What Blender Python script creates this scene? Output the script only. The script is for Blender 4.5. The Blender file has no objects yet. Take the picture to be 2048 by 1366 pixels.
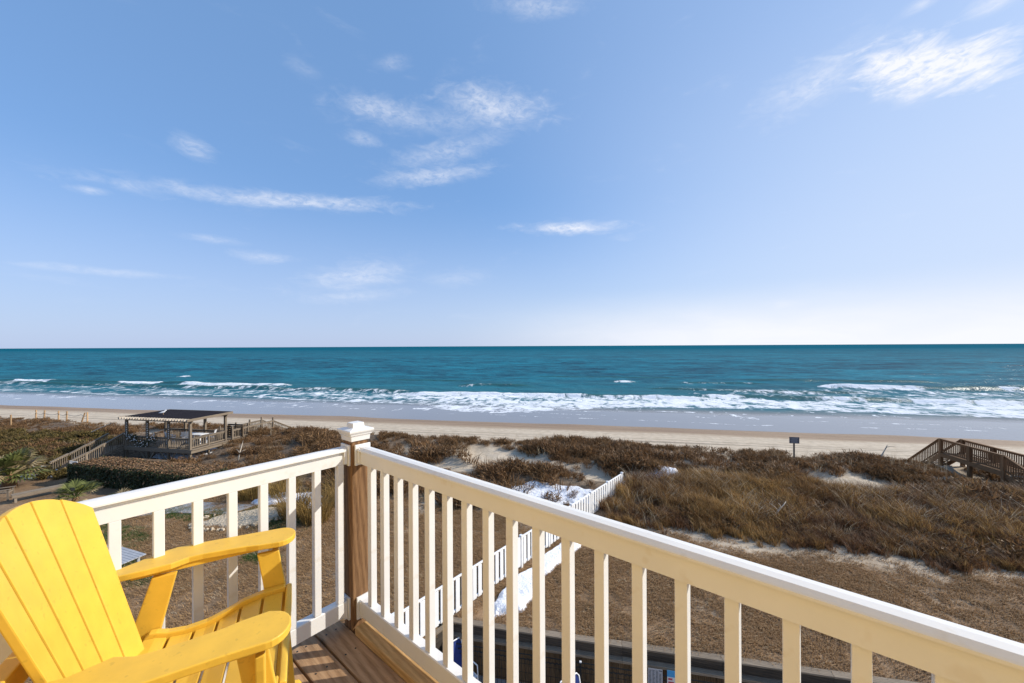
import bpy, bmesh, math, random
import numpy as np
from mathutils import Vector, Matrix
R = math.radians
rnd = random.Random(7)
SC = bpy.context.scene
COL = SC.collection

# ------------------------------------------------------------------ camera, sky, sun, exposure
DECK = 7.0                      # deck floor above the yard
CAMZ = DECK + 1.48
cam = bpy.data.objects.new('camera', bpy.data.cameras.new('camera'))
COL.objects.link(cam)
cam.location = (0, 0, CAMZ)
cam.rotation_euler = (R(90), R(0.28), 0)
cam.data.sensor_width = 36.0
cam.data.lens = 13.5
cam.data.shift_y = 0.0044
cam.data.clip_start = 0.05
cam.data.clip_end = 60000
SC.camera = cam

SUN_AZ, SUN_EL = 80.0, 31.0     # azimuth clockwise from straight ahead
SKY_STRENGTH = 0.115
vs = SC.view_settings
SC.display_settings.display_device = 'sRGB'
vs.view_transform = 'Standard'
vs.look = 'None'
vs.exposure = 0.2
vs.gamma = 1.0
vs.use_curve_mapping = False

sun = bpy.data.lights.new('sun', 'SUN')
sun.energy = 4.6
sun.angle = R(0.5)
sun.color = (1.0, 0.93, 0.82)
suno = bpy.data.objects.new('sun', sun)
COL.objects.link(suno)
SV = Vector((math.cos(R(SUN_EL)) * math.sin(R(SUN_AZ)), math.cos(R(SUN_EL)) * math.cos(R(SUN_AZ)), math.sin(R(SUN_EL))))
suno.rotation_euler = (-SV).to_track_quat('-Z', 'Y').to_euler()
suno.location = (20, 0, 30)


class G:
    """small node graph helper"""
    def __init__(s, tree):
        s.t = tree
        s.t.nodes.clear()

    def n(s, typ, ins=None, **props):
        nd = s.t.nodes.new(typ)
        for k, v in props.items():
            setattr(nd, k, v)
        for k, v in (ins or {}).items():
            sock = nd.inputs[k]
            if isinstance(v, bpy.types.NodeSocket):
                s.t.links.new(v, sock)
            elif isinstance(v, bpy.types.Node):
                s.t.links.new(v.outputs[0], sock)
            else:
                if hasattr(sock, 'default_value'):
                    if isinstance(v, tuple) and sock.type == 'RGBA' and len(v) == 3:
                        v = v + (1,)
                    sock.default_value = v
        return nd

    def m(s, op, a, b=0.0, c=None, clamp=False):
        ins = {0: a, 1: b}
        if c is not None:
            ins[2] = c
        return s.n('ShaderNodeMath', ins, operation=op, use_clamp=clamp).outputs[0]

    def step(s, v, a, b):
        nd = s.n('ShaderNodeMapRange', {'Value': v, 'From Min': a, 'From Max': b, 'To Min': 0.0, 'To Max': 1.0},
                 interpolation_type='SMOOTHSTEP')
        return nd.outputs[0]

    def mix(s, f, a, b, blend='MIX'):
        nd = s.n('ShaderNodeMix', data_type='RGBA', blend_type=blend)
        for idx, v in ((0, f), (6, a), (7, b)):
            if isinstance(v, bpy.types.NodeSocket):
                s.t.links.new(v, nd.inputs[idx])
            else:
                if isinstance(v, tuple) and len(v) == 3:
                    v = v + (1,)
                nd.inputs[idx].default_value = v
        return nd.outputs[2]

    def noise(s, vec, scale, detail=4, rough=0.55, dist=0.0):
        return s.n('ShaderNodeTexNoise', {'Vector': vec, 'Scale': scale, 'Detail': detail, 'Roughness': rough,
                                          'Distortion': dist}).outputs[0]


def px_dir(px, py):
    """azimuth (clockwise) and elevation in degrees of a direction of the photograph"""
    u = (px - 1024) / 768.0
    v = (692 - py) / 768.0
    return math.degrees(math.atan(u)), math.degrees(math.atan(v / math.sqrt(1 + u * u)))


def make_world():
    w = bpy.data.worlds.new('World')
    SC.world = w
    w.use_nodes = True
    g = G(w.node_tree)
    sky = g.n('ShaderNodeTexSky', sky_type='NISHITA', sun_disc=False)
    sky.sun_elevation = R(SUN_EL)
    sky.sun_rotation = R(SUN_AZ)
    sky.altitude = 0
    sky.air_density = 1.0
    sky.dust_density = 0.7
    sky.ozone_density = 3.0
    base = g.n('ShaderNodeHueSaturation', {'Color': sky.outputs[0], 'Saturation': 1.0, 'Value': 1.0}).outputs[0]
    base = g.mix(1.0, base, (0.84, 0.97, 1.16), 'MULTIPLY')
    base = g.mix(0.45, base, (2.25, 4.2, 7.5))
    tc = g.n('ShaderNodeTexCoord')
    d = tc.outputs['Generated']
    sep = g.n('ShaderNodeSeparateXYZ', {0: d})
    x, y, z = sep.outputs
    az = g.m('MULTIPLY', g.m('ARCTAN2', x, y), 57.2958)
    el = g.m('MULTIPLY', g.m('ARCSINE', z), 57.2958)
    # forward scatter: the air pales towards the sun
    dots = g.n('ShaderNodeVectorMath', {0: d, 1: tuple(SV)}, operation='DOT_PRODUCT').outputs['Value']
    air = g.m('MULTIPLY', g.step(dots, 0.25, 1.05), g.m('SUBTRACT', 0.85, g.m('MULTIPLY', g.step(el, 12.0, 42.0), 0.55)))
    base = g.mix(air, base, (4.75, 5.6, 7.15))
    # streaky noise in azimuth / elevation
    v1 = g.n('ShaderNodeCombineXYZ', {0: g.m('MULTIPLY', az, 0.07), 1: g.m('MULTIPLY', el, 0.22), 2: 3.1}).outputs[0]
    v2 = g.n('ShaderNodeCombineXYZ', {0: g.m('MULTIPLY', az, 0.22), 1: g.m('MULTIPLY', el, 0.62), 2: 1.7}).outputs[0]
    rot = g.n('ShaderNodeVectorRotate', {'Vector': v2, 'Axis': (0, 0, 1), 'Angle': R(18)}).outputs[0]
    n1 = g.noise(rot, 1.3, 7, 0.62, 0.7)
    n2 = g.noise(v1, 1.6, 5, 0.6, 0.5)
    v3 = g.n('ShaderNodeCombineXYZ', {0: g.m('MULTIPLY', az, 0.55), 1: g.m('MULTIPLY', el, 1.1), 2: 5.7}).outputs[0]
    n3 = g.noise(g.n('ShaderNodeVectorRotate', {'Vector': v3, 'Axis': (0, 0, 1), 'Angle': R(-24)}).outputs[0], 1.5, 6, 0.60, 0.5)
    # clouds: centre px, half length px, half height px, tilt, density
    clouds = [
        (1865, 135, 185, 64, -5, 1.55), (1790, 132, 105, 48, 10, 1.51), (1640, 165, 150, 40, -28, 0.6), (1800, 185, 70, 24, 10, 0.8),
        (780, 225, 105, 26, 12, 0.62), (990, 215, 110, 38, 8, 0.85), (890, 240, 170, 30, 0, 0.35),
        (900, 300, 130, 24, -14, 0.5), (870, 350, 115, 17, -6, 0.72), (560, 398, 280, 15, 4, 0.85),
        (1140, 457, 105, 11, -1, 1.15), (385, 290, 46, 18, 22, 0.55), (180, 376, 40, 7, 8, 0.55),
        (425, 475, 60, 7, 8, 0.45), (530, 513, 65, 10, 5, 0.6), (225, 540, 150, 7, 5, 0.5),
        (720, 552, 110, 26, -8, 0.62), (715, 590, 100, 12, -4, 0.4), (920, 556, 60, 16, -4, 0.3),
        (1080, 12, 90, 22, 0, 0.55), (1990, 12, 60, 20, -24, 0.7), (1850, 10, 50, 12, -30, 0.6),
        (1570, 612, 40, 10, -4, 0.5), (725, 275, 40, 12, 12, 0.45), (785, 125, 36, 14, -10, 0.3),
        (610, 135, 40, 16, 25, 0.22)]
    total = None
    for cx, cy, hl, hh, tilt, den in clouds:
        if den < 1.5: hl, hh = hl * 1.15, hh * 1.3
        a0, e0 = px_dir(cx, cy)
        ct, st = math.cos(R(tilt)), math.sin(R(tilt))
        aa, ea = px_dir(cx + hl * ct, cy + hl * st)
        ab, eb = px_dir(cx - hl * ct, cy - hl * st)
        ac, ec = px_dir(cx + hh * st, cy - hh * ct)
        ang = math.atan2(ea - eb, aa - ab)
        a1 = a0 + math.hypot(aa - ab, ea - eb) / 2
        e1 = e0 + math.hypot(ac - a0, ec - e0)
        da = g.m('SUBTRACT', az, a0)
        de = g.m('SUBTRACT', el, e0)
        c, s_ = math.cos(ang), math.sin(ang)
        p = g.m('ADD', g.m('MULTIPLY', da, c), g.m('MULTIPLY', de, s_))
        q = g.m('SUBTRACT', g.m('MULTIPLY', de, c), g.m('MULTIPLY', da, s_))
        p = g.m('DIVIDE', p, max(0.6, abs(a1 - a0)))
        q = g.m('DIVIDE', q, max(0.35, abs(e1 - e0)))
        r2 = g.m('ADD', g.m('MULTIPLY', p, p), g.m('MULTIPLY', q, q))
        r = g.m('SQRT', r2)
        r = g.m('ADD', r, g.m('ADD', g.m('MULTIPLY', g.m('SUBTRACT', n1, 0.5), 1.7), g.m('MULTIPLY', g.m('SUBTRACT', n3, 0.5), 0.9)))
        m = g.m('MULTIPLY', g.step(r, *((1.15, 0.35) if den > 1.5 else (1.25, -0.15))), den)
        total = m if total is None else g.m('MAXIMUM', total, m)
    n4 = g.noise(g.n('ShaderNodeVectorRotate', {'Vector': v3, 'Axis': (0, 0, 1), 'Angle': R(-30)}).outputs[0], 2.6, 3, 0.55, 0.6)
    wisps = g.m('MULTIPLY', g.m('ADD', g.m('ADD', 0.14, g.m('MULTIPLY', g.step(n4, 0.3, 0.75), 0.12)), g.m('MULTIPLY', g.step(n3, 0.28, 0.70), 0.60)), total)
    # thin cirrus film over the whole sky
    film = g.m('MULTIPLY', g.m('MULTIPLY', g.step(n2, 0.56, 0.85), g.step(n1, 0.35, 0.75)), 0.16)
    cl = g.m('ADD', wisps, film)
    cl = g.m('MULTIPLY', cl, g.step(el, 0.5, 6.0), clamp=True)
    cl = g.m('MULTIPLY', cl, 1.0, clamp=True)
    # low bank of haze and cloud above the sea, heavier towards the sun
    bank = g.m('MULTIPLY', g.step(el, 8.5, 0.5), g.step(az, -12.0, 32.0))
    bank = g.m('MULTIPLY', bank, g.m('ADD', 0.65, g.m('MULTIPLY', n2, 0.6)), clamp=True)
    col = base
    lowhaze = g.m('MULTIPLY', g.step(el, 22.0, -4.0), 0.74)
    col = g.mix(lowhaze, col, g.mix(g.step(az, -40.0, 30.0), (4.3, 4.9, 6.7), (5.2, 5.8, 7.1)))
    col = g.mix(g.m('MULTIPLY', bank, 0.95), col, (7.3, 7.4, 7.9))
    col = g.mix(cl, col, (7.2, 7.35, 7.9))
    bg = g.n('ShaderNodeBackground', {'Color': col, 'Strength': SKY_STRENGTH})
    g.n('ShaderNodeOutputWorld', {0: bg.outputs[0]})


make_world()


# ------------------------------------------------------------------ tags and mesh helpers
def tag(o, label=None, cat=None, group=None, kind=None):
    if label: o['label'] = label
    if cat: o['category'] = cat
    if group: o['group'] = group
    if kind: o['kind'] = kind
    return o


def empty(name, loc=(0, 0, 0), rz=0.0, label=None, cat=None, group=None):
    o = bpy.data.objects.new(name, None)
    COL.objects.link(o)
    o.location = loc
    o.rotation_euler = (0, 0, rz)
    o.empty_display_size = 0.2
    return tag(o, label, cat, group)


class MB:
    def __init__(s):
        s.v, s.f, s.mi = [], [], []

    def add(s, verts, faces, mi=0):
        b = len(s.v)
        s.v += [tuple(p) for p in verts]
        s.f += [tuple(i + b for i in f) for f in faces]
        s.mi += [mi] * len(faces)

    def box(s, x0, x1, y0, y1, z0, z1, M=None, mi=0):
        vs_ = [Vector(p) for p in ((x0, y0, z0), (x1, y0, z0), (x1, y1, z0), (x0, y1, z0),
                                   (x0, y0, z1), (x1, y0, z1), (x1, y1, z1), (x0, y1, z1))]
        if M is not None: vs_ = [M @ p for p in vs_]
        s.add(vs_, [(3, 2, 1, 0), (4, 5, 6, 7), (0, 1, 5, 4), (1, 2, 6, 5), (2, 3, 7, 6), (3, 0, 4, 7)], mi)
        return s

    def beam(s, p0, p1, w, h, up=(0, 0, 1), mi=0):
        p0, p1 = Vector(p0), Vector(p1)
        d = (p1 - p0).normalized()
        side = d.cross(Vector(up))
        if side.length < 1e-4: side = d.cross(Vector((1, 0, 0)))
        side.normalize()
        u = side.cross(d).normalized()
        vs_ = []
        for p in (p0, p1):
            for a, b in ((-1, -1), (1, -1), (1, 1), (-1, 1)):
                vs_.append(p + side * (a * w / 2) + u * (b * h / 2))
        s.add(vs_, [(0, 1, 2, 3), (7, 6, 5, 4), (1, 0, 4, 5), (2, 1, 5, 6), (3, 2, 6, 7), (0, 3, 7, 4)], mi)
        return s

    def prism(s, poly, a, b, axis='z', mi=0):
        """poly: 2D points; extruded between a and b along axis"""
        def P(p, t):
            if axis == 'z': return (p[0], p[1], t)
            if axis == 'x': return (t, p[0], p[1])
            return (p[0], t, p[1])
        n = len(poly)
        vs_ = [P(p, a) for p in poly] + [P(p, b) for p in poly]
        fs = [tuple(range(n))[::-1], tuple(range(n, 2 * n))]
        for i in range(n):
            j = (i + 1) % n
            fs.append((i, j, n + j, n + i))
        s.add(vs_, fs, mi)
        return s

    def tube(s, pts, radii, n=8, mi=0):
        rings = []
        pts = [Vector(p) for p in pts]
        base = len(s.v)
        for i, p in enumerate(pts):
            d = (pts[min(i + 1, len(pts) - 1)] - pts[max(i - 1, 0)]).normalized()
            a = d.cross(Vector((0.13, 0.21, 1)))
            if a.length < 1e-3: a = d.cross(Vector((1, 0, 0)))
            a.normalize()
            b = d.cross(a)
            r = radii[i] if isinstance(radii, (list, tuple)) else radii
            for k in range(n):
                t = 2 * math.pi * k / n
                s.v.append(tuple(p + a * (r * math.cos(t)) + b * (r * math.sin(t))))
        for i in range(len(pts) - 1):
            for k in range(n):
                k2 = (k + 1) % n
                s.f.append((base + i * n + k, base + i * n + k2, base + (i + 1) * n + k2, base + (i + 1) * n + k))
                s.mi.append(mi)
        s.f.append(tuple(base + k for k in range(n))[::-1]); s.mi.append(mi)
        e = base + (len(pts) - 1) * n
        s.f.append(tuple(e + k for k in range(n))); s.mi.append(mi)
        return s

    def mesh(s, name, mats, bevel=0.0, seg=2, smooth=False, fix=True):
        me = bpy.data.meshes.new(name)
        me.from_pydata(s.v, [], s.f)
        for i, p in enumerate(me.polygons): p.material_index = s.mi[i]
        if not isinstance(mats, (list, tuple)): mats = [mats]
        for m in mats: me.materials.append(m)
        if bevel > 0 or fix:
            bm = bmesh.new()
            bm.from_mesh(me)
            if fix: bmesh.ops.recalc_face_normals(bm, faces=bm.faces)
            if bevel > 0:
                ed = [e for e in bm.edges if len(e.link_faces) == 2 and e.calc_face_angle(0) > 0.5]
                bmesh.ops.bevel(bm, geom=ed, offset=bevel, segments=seg, profile=0.6, affect='EDGES')
            bm.to_mesh(me)
            bm.free()
        if smooth:
            for p in me.polygons: p.use_smooth = True
        return me

    def build(s, name, mats, parent=None, bevel=0.0, seg=2, smooth=False, loc=None, rot=None, fix=True):
        return put(name, s.mesh(name, mats, bevel, seg, smooth, fix), parent, loc, rot)


def put(name, me, parent=None, loc=None, rot=None, scale=None):
    o = bpy.data.objects.new(name, me)
    COL.objects.link(o)
    if parent is not None: o.parent = parent
    if loc is not None: o.location = loc
    if rot is not None: o.rotation_euler = rot
    if scale is not None: o.scale = scale
    return o


def children(o):
    return [c for c in bpy.data.objects if c.parent == o]


def copy_tree(o, parent=None):
    c = o.copy()
    COL.objects.link(c)
    if parent is not None: c.parent = parent
    for ch in children(o): copy_tree(ch, c)
    return c


# ------------------------------------------------------------------ numpy value noise
def _hash(ix, iy, seed):
    h = (ix.astype(np.int64) * 374761393 + iy.astype(np.int64) * 668265263 + seed * 1442695041) & 0x7fffffff
    h = ((h ^ (h >> 13)) * 1274126177) & 0x7fffffff
    h = h ^ (h >> 16)
    return (h & 0xffff) / 65535.0


def vnoise(x, y, seed=0):
    x = np.asarray(x, float); y = np.asarray(y, float)
    ix, iy = np.floor(x), np.floor(y)
    fx, fy = x - ix, y - iy
    fx = fx * fx * (3 - 2 * fx); fy = fy * fy * (3 - 2 * fy)
    a = _hash(ix, iy, seed); b = _hash(ix + 1, iy, seed)
    c = _hash(ix, iy + 1, seed); d = _hash(ix + 1, iy + 1, seed)
    return (a * (1 - fx) + b * fx) * (1 - fy) + (c * (1 - fx) + d * fx) * fy


def fbm(x, y, seed=0, oct=4):
    t = 0; amp = 0.5; tot = 0
    for i in range(oct):
        t = t + amp * vnoise(np.asarray(x) * 2 ** i + 17.3 * i, np.asarray(y) * 2 ** i - 9.1 * i, seed + i)
        tot += amp; amp *= 0.5
    return t / tot


def sstep(x, a, b):
    t = np.clip((np.asarray(x, float) - a) / (b - a), 0, 1)
    return t * t * (3 - 2 * t)


# ------------------------------------------------------------------ frames: shore (s along, n seaward) and deck
AL = R(11.3)
CS, SN_ = math.cos(AL), math.sin(AL)
def W(s, n, z=0.0): return Vector((s * CS + n * SN_, -s * SN_ + n * CS, z))
def to_sn(x, y): return (x * CS - y * SN_, x * SN_ + y * CS)
DR = R(-39.4)
DO = (-0.836, 2.0, DECK)

SEA_Z = -1.6
WALL_N = 11.32
def fence_x(y): return 0.2 + (y - 14.6) * 0.8215     # the white fence line in x as a function of y
GAPS = [(-6.0, 26.4, 3.6, 2.6), (15.6, 25.9, 4.8, 2.2), (1.5, 24.2, 4.0, 1.2), (-9, 24.3, 3.0, 1.0), (9.5, 27.6, 2.4, 1.0),
        (20.5, 27.2, 2.5, 1.0), (-48, 30.0, 5, 1.2), (-40, 28.5, 3, 0.8)]


def gapmask(s, n):
    m = 0
    w = 0.45 * (fbm(s * 0.6, n * 0.6, 91, 3) - 0.5)
    for a, b, ra, rb in GAPS:
        r = np.sqrt(((s - a) / ra) ** 2 + ((n - b) / rb) ** 2) + w
        m = np.maximum(m, 1 - sstep(r, 0.55, 1.05))
    return m


def height(s, n):
    s = np.asarray(s, float); n = np.asarray(n, float)
    nn = n + 1.2 * (fbm(s * 0.09, n * 0.0 + 3, 5, 2) - 0.5)
    up = sstep(nn, 17.5, 27.5) * (0.85 - 0.32 * sstep(s, 2, 14))
    down = sstep(nn, 29.6, 34.6)
    dune = (up + 0.55 * (fbm(s * 0.33, n * 0.4, 11, 4) - 0.5) * sstep(nn, 19, 25) * (1 - sstep(nn, 30, 34))
            - 0.35 * gapmask(s, n))
    beach = -0.55 - (nn - 34.6) * 0.0705
    z = dune * (1 - down) + beach * down
    z = z + 0.05 * (fbm(s * 0.8, n * 0.8, 21, 3) - 0.5) * (n < 34)
    z = z + 0.035 * (fbm(s * 0.12, n * 1.1, 23, 3) - 0.5) * (n > 34)
    # level ground under the pergola
    gm = (1 - sstep(np.abs(s + 32.5), 3.2, 5.0)) * (1 - sstep(np.abs(n - 25.4), 1.6, 3.4))
    z = z * (1 - gm) + (-0.25) * gm
    # hollow under the far right boardwalk
    gm = (1 - sstep(np.abs(s - 23.9), 0.8, 2.6)) * (1 - sstep(np.abs(n - 29.3), 1.2, 3.4))
    z = z * (1 - gm) + (-0.05) * gm
    return z


def Hxy(x, y):
    s, n = to_sn(x, y)
    return float(height(s, n))


# ------------------------------------------------------------------ materials
def new_mat(name):
    m = bpy.data.materials.new(name)
    m.use_nodes = True
    return m, G(m.node_tree)


def finish(g, col, rough=0.6, bump=None, bstr=0.3, bdist=0.02, spec=0.5, metal=0.0, extra=None):
    ins = {'Base Color': col, 'Roughness': rough, 'Metallic': metal, 'Specular IOR Level': spec}
    if bump is not None:
        b = g.n('ShaderNodeBump', {'Height': bump, 'Strength': bstr, 'Distance': bdist})
        ins['Normal'] = b.outputs[0]
    if extra: ins.update(extra)
    p = g.n('ShaderNodeBsdfPrincipled', ins)
    g.n('ShaderNodeOutputMaterial', {0: p.outputs[0]})


def paint(name, c, var=0.06, rough=0.45, scale=9.0, bstr=0.05, dirt=None, dirt_amt=0.0, spec=0.4):
    m, g = new_mat(name)
    tc = g.n('ShaderNodeTexCoord').outputs['Object']
    n = g.noise(tc, scale, 5, 0.6)
    n2 = g.noise(tc, scale * 6, 3, 0.6)
    lo = tuple(x * (1 - var * 2) for x in c); hi = tuple(min(1, x * (1 + var)) for x in c)
    col = g.mix(g.step(n, 0.3, 0.7), lo, hi)
    if dirt:
        sp = g.step(g.noise(tc, scale * 4, 2, 0.5), 0.62, 0.75)
        col = g.mix(g.m('MULTIPLY', sp, dirt_amt), col, dirt)
    finish(g, col, g.m('ADD', rough - 0.06, g.m('MULTIPLY', n, 0.14)), n2, bstr, 0.004, spec)
    return m


def wood(name, c1, c2, axis='x', scale=9.0, rough=0.75, knots=True, bstr=0.5, dark=(0.03, 0.02, 0.012), gray=None):
    m, g = new_mat(name)
    tc = g.n('ShaderNodeTexCoord').outputs['Object']
    oi = g.n('ShaderNodeObjectInfo')
    off = g.n('ShaderNodeVectorMath', {0: tc, 1: g.n('ShaderNodeCombineXYZ', {0: g.m('MULTIPLY', oi.outputs['Random'], 37.0),
              1: g.m('MULTIPLY', oi.outputs['Random'], 11.0), 2: g.m('MULTIPLY', oi.outputs['Random'], 5.0)}).outputs[0]}, operation='ADD').outputs[0]
    sc = {'x': (0.09, 1, 1), 'y': (1, 0.09, 1), 'z': (1, 1, 0.09)}[axis]
    v = g.n('ShaderNodeMapping', {'Vector': off, 'Scale': sc}).outputs[0]
    fine = g.noise(v, scale * 16, 4, 0.65, 0.5)
    med = g.noise(v, scale * 3.2, 4, 0.6, 1.5)
    rings = g.n('ShaderNodeTexWave', {'Vector': v, 'Scale': scale * 2.2, 'Distortion': 3.0, 'Detail': 3.0, 'Detail Scale': 1.6},
                wave_type='BANDS', bands_direction='DIAGONAL').outputs['Fac']
    f = g.m('ADD', g.m('MULTIPLY', fine, 0.45), g.m('ADD', g.m('MULTIPLY', med, 0.4), g.m('MULTIPLY', rings, 0.15)))
    col = g.mix(g.step(f, 0.26, 0.72), c1, c2)
    col = g.mix(g.m('MULTIPLY', g.step(fine, 0.62, 0.75), 0.55), col, dark)
    if knots:
        vo = g.n('ShaderNodeTexVoronoi', {'Vector': g.n('ShaderNodeMapping', {'Vector': off, 'Scale': tuple(1.6 if q < 1 else 6.0 for q in sc)}).outputs[0], 'Scale': 1.0}).outputs['Distance']
        col = g.mix(g.m('MULTIPLY', g.step(vo, 0.13, 0.04), 0.8), col, dark)
    if gray:
        col = g.mix(g.m('MULTIPLY', g.step(g.noise(off, 3.0, 3), 0.4, 0.7), 0.6), col, gray)
    val = g.m('ADD', 0.78, g.m('MULTIPLY', oi.outputs['Random'], 0.44))
    col = g.n('ShaderNodeHueSaturation', {'Color': col, 'Value': val}).outputs[0]
    finish(g, col, rough, f, bstr, 0.006, 0.25)
    return m


MAT = {}
MAT['vinyl'] = paint('white_vinyl', (0.73, 0.73, 0.725), 0.02, 0.38, 5.0, 0.03, (0.50, 0.40, 0.25), 0.20)
MAT['fence_white'] = paint('fence_white', (0.8, 0.8, 0.79), 0.03, 0.5, 3.0, 0.03)
MAT['yellow'] = paint('yellow_polywood', (0.70, 0.435, 0.05), 0.035, 0.42, 14.0, 0.05, (0.22, 0.14, 0.03), 0.24)
MAT['deck_x'] = wood('deck_wood', (0.21, 0.12, 0.06), (0.41, 0.26, 0.145), 'x', 8.0)
MAT['post_wood'] = wood('post_wood', (0.10, 0.05, 0.022), (0.26, 0.148, 0.07), 'z', 9.0, 0.7)
MAT['beam_wood'] = wood('beam_wood', (0.33, 0.20, 0.08), (0.56, 0.37, 0.175), 'x', 10.0)
for ax in 'xyz':
    MAT['gray_' + ax] = wood('weathered_wood_' + ax, (0.13, 0.10, 0.072), (0.28, 0.225, 0.165), ax, 5.0, 0.85, False, 0.4, (0.06, 0.05, 0.04))
    MAT['brown_' + ax] = wood('brown_wood_' + ax, (0.12, 0.062, 0.028), (0.26, 0.145, 0.07), ax, 5.0, 0.85, False, 0.4)
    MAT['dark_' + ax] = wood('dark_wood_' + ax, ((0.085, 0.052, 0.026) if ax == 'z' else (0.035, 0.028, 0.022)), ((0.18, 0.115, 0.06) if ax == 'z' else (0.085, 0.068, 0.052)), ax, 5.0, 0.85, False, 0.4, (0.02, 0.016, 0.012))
MAT['pale_wood'] = wood('pale_driftwood', (0.36, 0.30, 0.23), (0.55, 0.48, 0.39), 'x', 5.0, 0.85, False)
MAT['orange_post'] = wood('orange_post', (0.33, 0.20, 0.10), (0.50, 0.33, 0.18), 'z', 5.0, 0.85, False)
MAT['shade_roof'] = paint('shade_roof', (0.028, 0.022, 0.024), 0.1, 0.9, 3.0, 0.2, spec=0.1)
MAT['black_metal'] = paint('black_metal', (0.012, 0.012, 0.013), 0.05, 0.5, 8.0)
MAT['blue_fabric'] = paint('blue_fabric', (0.012, 0.03, 0.16), 0.06, 0.6, 20.0)
MAT['pale_blue'] = paint('pale_blue_sling', (0.48, 0.55, 0.63), 0.04, 0.6, 10.0)
MAT['white_plastic'] = paint('white_plastic', (0.8, 0.8, 0.8), 0.02, 0.4, 5.0)
MAT['house_paint'] = paint('house_siding', (0.73, 0.52, 0.21), 0.03, 0.6, 2.0)
MAT['concrete'] = paint('concrete', (0.33, 0.33, 0.33), 0.10, 0.85, 2.0, 0.3)
MAT['gray_plank'] = paint('gray_plank', (0.36, 0.37, 0.39), 0.06, 0.6, 5.0)
MAT['rope'] = paint('rope', (0.45, 0.40, 0.33), 0.1, 0.9, 20.0)
MAT['sign_gray'] = paint('sign_gray', (0.10, 0.10, 0.115), 0.05, 0.6, 5.0)
MAT['sign_pale'] = paint('sign_pale', (0.34, 0.34, 0.36), 0.05, 0.6, 5.0)
MAT['print_dark'] = paint('print_dark', (0.05, 0.055, 0.07), 0.05, 0.6, 5.0)
MAT['poster_blue'] = paint('poster_blue', (0.05, 0.28, 0.55), 0.05, 0.5, 5.0)
MAT['poster_white'] = paint('poster_white', (0.6, 0.6, 0.6), 0.05, 0.5, 5.0)
MAT['poster_red'] = paint('poster_red', (0.5, 0.05, 0.06), 0.05, 0.5, 5.0)


def snow_mat():
    m, g = new_mat('snow')
    tc = g.n('ShaderNodeTexCoord').outputs['Object']
    n = g.noise(tc, 2.5, 6, 0.6)
    n2 = g.noise(tc, 14, 4, 0.6)
    col = g.mix(g.step(n2, 0.4, 0.75), (0.86, 0.87, 0.9), (0.78, 0.79, 0.83))
    col = g.mix(g.m('MULTIPLY', g.step(n2, 0.66, 0.75), 0.5), col, (0.35, 0.27, 0.19))
    finish(g, col, 0.6, g.m('ADD', n, g.m('MULTIPLY', n2, 0.35)), 0.9, 0.12, 0.3)
    return m
MAT['snow'] = snow_mat()


def shell_mat():
    m, g = new_mat('shells')
    tc = g.n('ShaderNodeTexCoord').outputs['Object']
    v = g.n('ShaderNodeTexVoronoi', {'Vector': tc, 'Scale': 11.0})
    col = g.mix(v.outputs['Color'], (0.32, 0.24, 0.15), (0.62, 0.52, 0.38))
    col = g.mix(0.35, col, (0.50, 0.41, 0.29))
    finish(g, col, 0.8, v.outputs['Distance'], 1.0, 0.05, 0.3)
    return m
MAT['shell'] = shell_mat()


def leaf_mat(name, c1, c2, c3, rough=0.6, trans=0.25, v0=0.55, v1=0.95):
    m, g = new_mat(name)
    oi = g.n('ShaderNodeObjectInfo').outputs['Random']
    geo = g.n('ShaderNodeNewGeometry')
    isl = geo.outputs['Random Per Island']
    pos = geo.outputs['Position']
    big = g.noise(pos, 0.35, 3, 0.5)
    f = g.m('ADD', g.m('MULTIPLY', oi, 0.5), g.m('MULTIPLY', isl, 0.5))
    col = g.mix(f, c1, c2)
    col = g.mix(g.m('MULTIPLY', g.step(big, 0.4, 0.65), 0.65), col, c3)
    val = g.m('ADD', v0, g.m('MULTIPLY', isl, v1))
    col = g.n('ShaderNodeHueSaturation', {'Color': col, 'Value': val}).outputs[0]
    dif = g.n('ShaderNodeBsdfPrincipled', {'Base Color': col, 'Roughness': rough, 'Specular IOR Level': 0.25})
    tr = g.n('ShaderNodeBsdfTranslucent', {'Color': col})
    mx = g.n('ShaderNodeMixShader', {0: trans, 1: dif.outputs[0], 2: tr.outputs[0]})
    g.n('ShaderNodeOutputMaterial', {0: mx.outputs[0]})
    return m


MAT['shrub'] = leaf_mat('dune_shrub', (0.085, 0.044, 0.02), (0.29, 0.165, 0.075), (0.21, 0.12, 0.05))
MAT['goldgrass'] = leaf_mat('gold_grass', (0.19, 0.10, 0.034), (0.50, 0.32, 0.12), (0.20, 0.11, 0.045))
MAT['rustgrass'] = leaf_mat('rust_grass', (0.085, 0.044, 0.022), (0.26, 0.145, 0.07), (0.17, 0.088, 0.045))
MAT['straw'] = leaf_mat('straw', (0.40, 0.31, 0.19), (0.55, 0.46, 0.33), (0.36, 0.27, 0.16))
MAT['lawn_blade'] = leaf_mat('lawn_blade', (0.20, 0.115, 0.055), (0.44, 0.285, 0.145), (0.27, 0.17, 0.085), v0=0.78, v1=0.42)
MAT['green_blade'] = leaf_mat('green_blade', (0.04, 0.075, 0.014), (0.085, 0.12, 0.03), (0.06, 0.085, 0.025))
MAT['olive_shrub'] = leaf_mat('olive_shrub', (0.07, 0.056, 0.016), (0.16, 0.115, 0.034), (0.13, 0.085, 0.03))
MAT['palm'] = leaf_mat('palm_frond', (0.06, 0.085, 0.02), (0.17, 0.17, 0.05), (0.12, 0.12, 0.035))
MAT['palm_dry'] = leaf_mat('dry_frond', (0.28, 0.20, 0.10), (0.42, 0.33, 0.19), (0.3, 0.22, 0.12))
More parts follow.
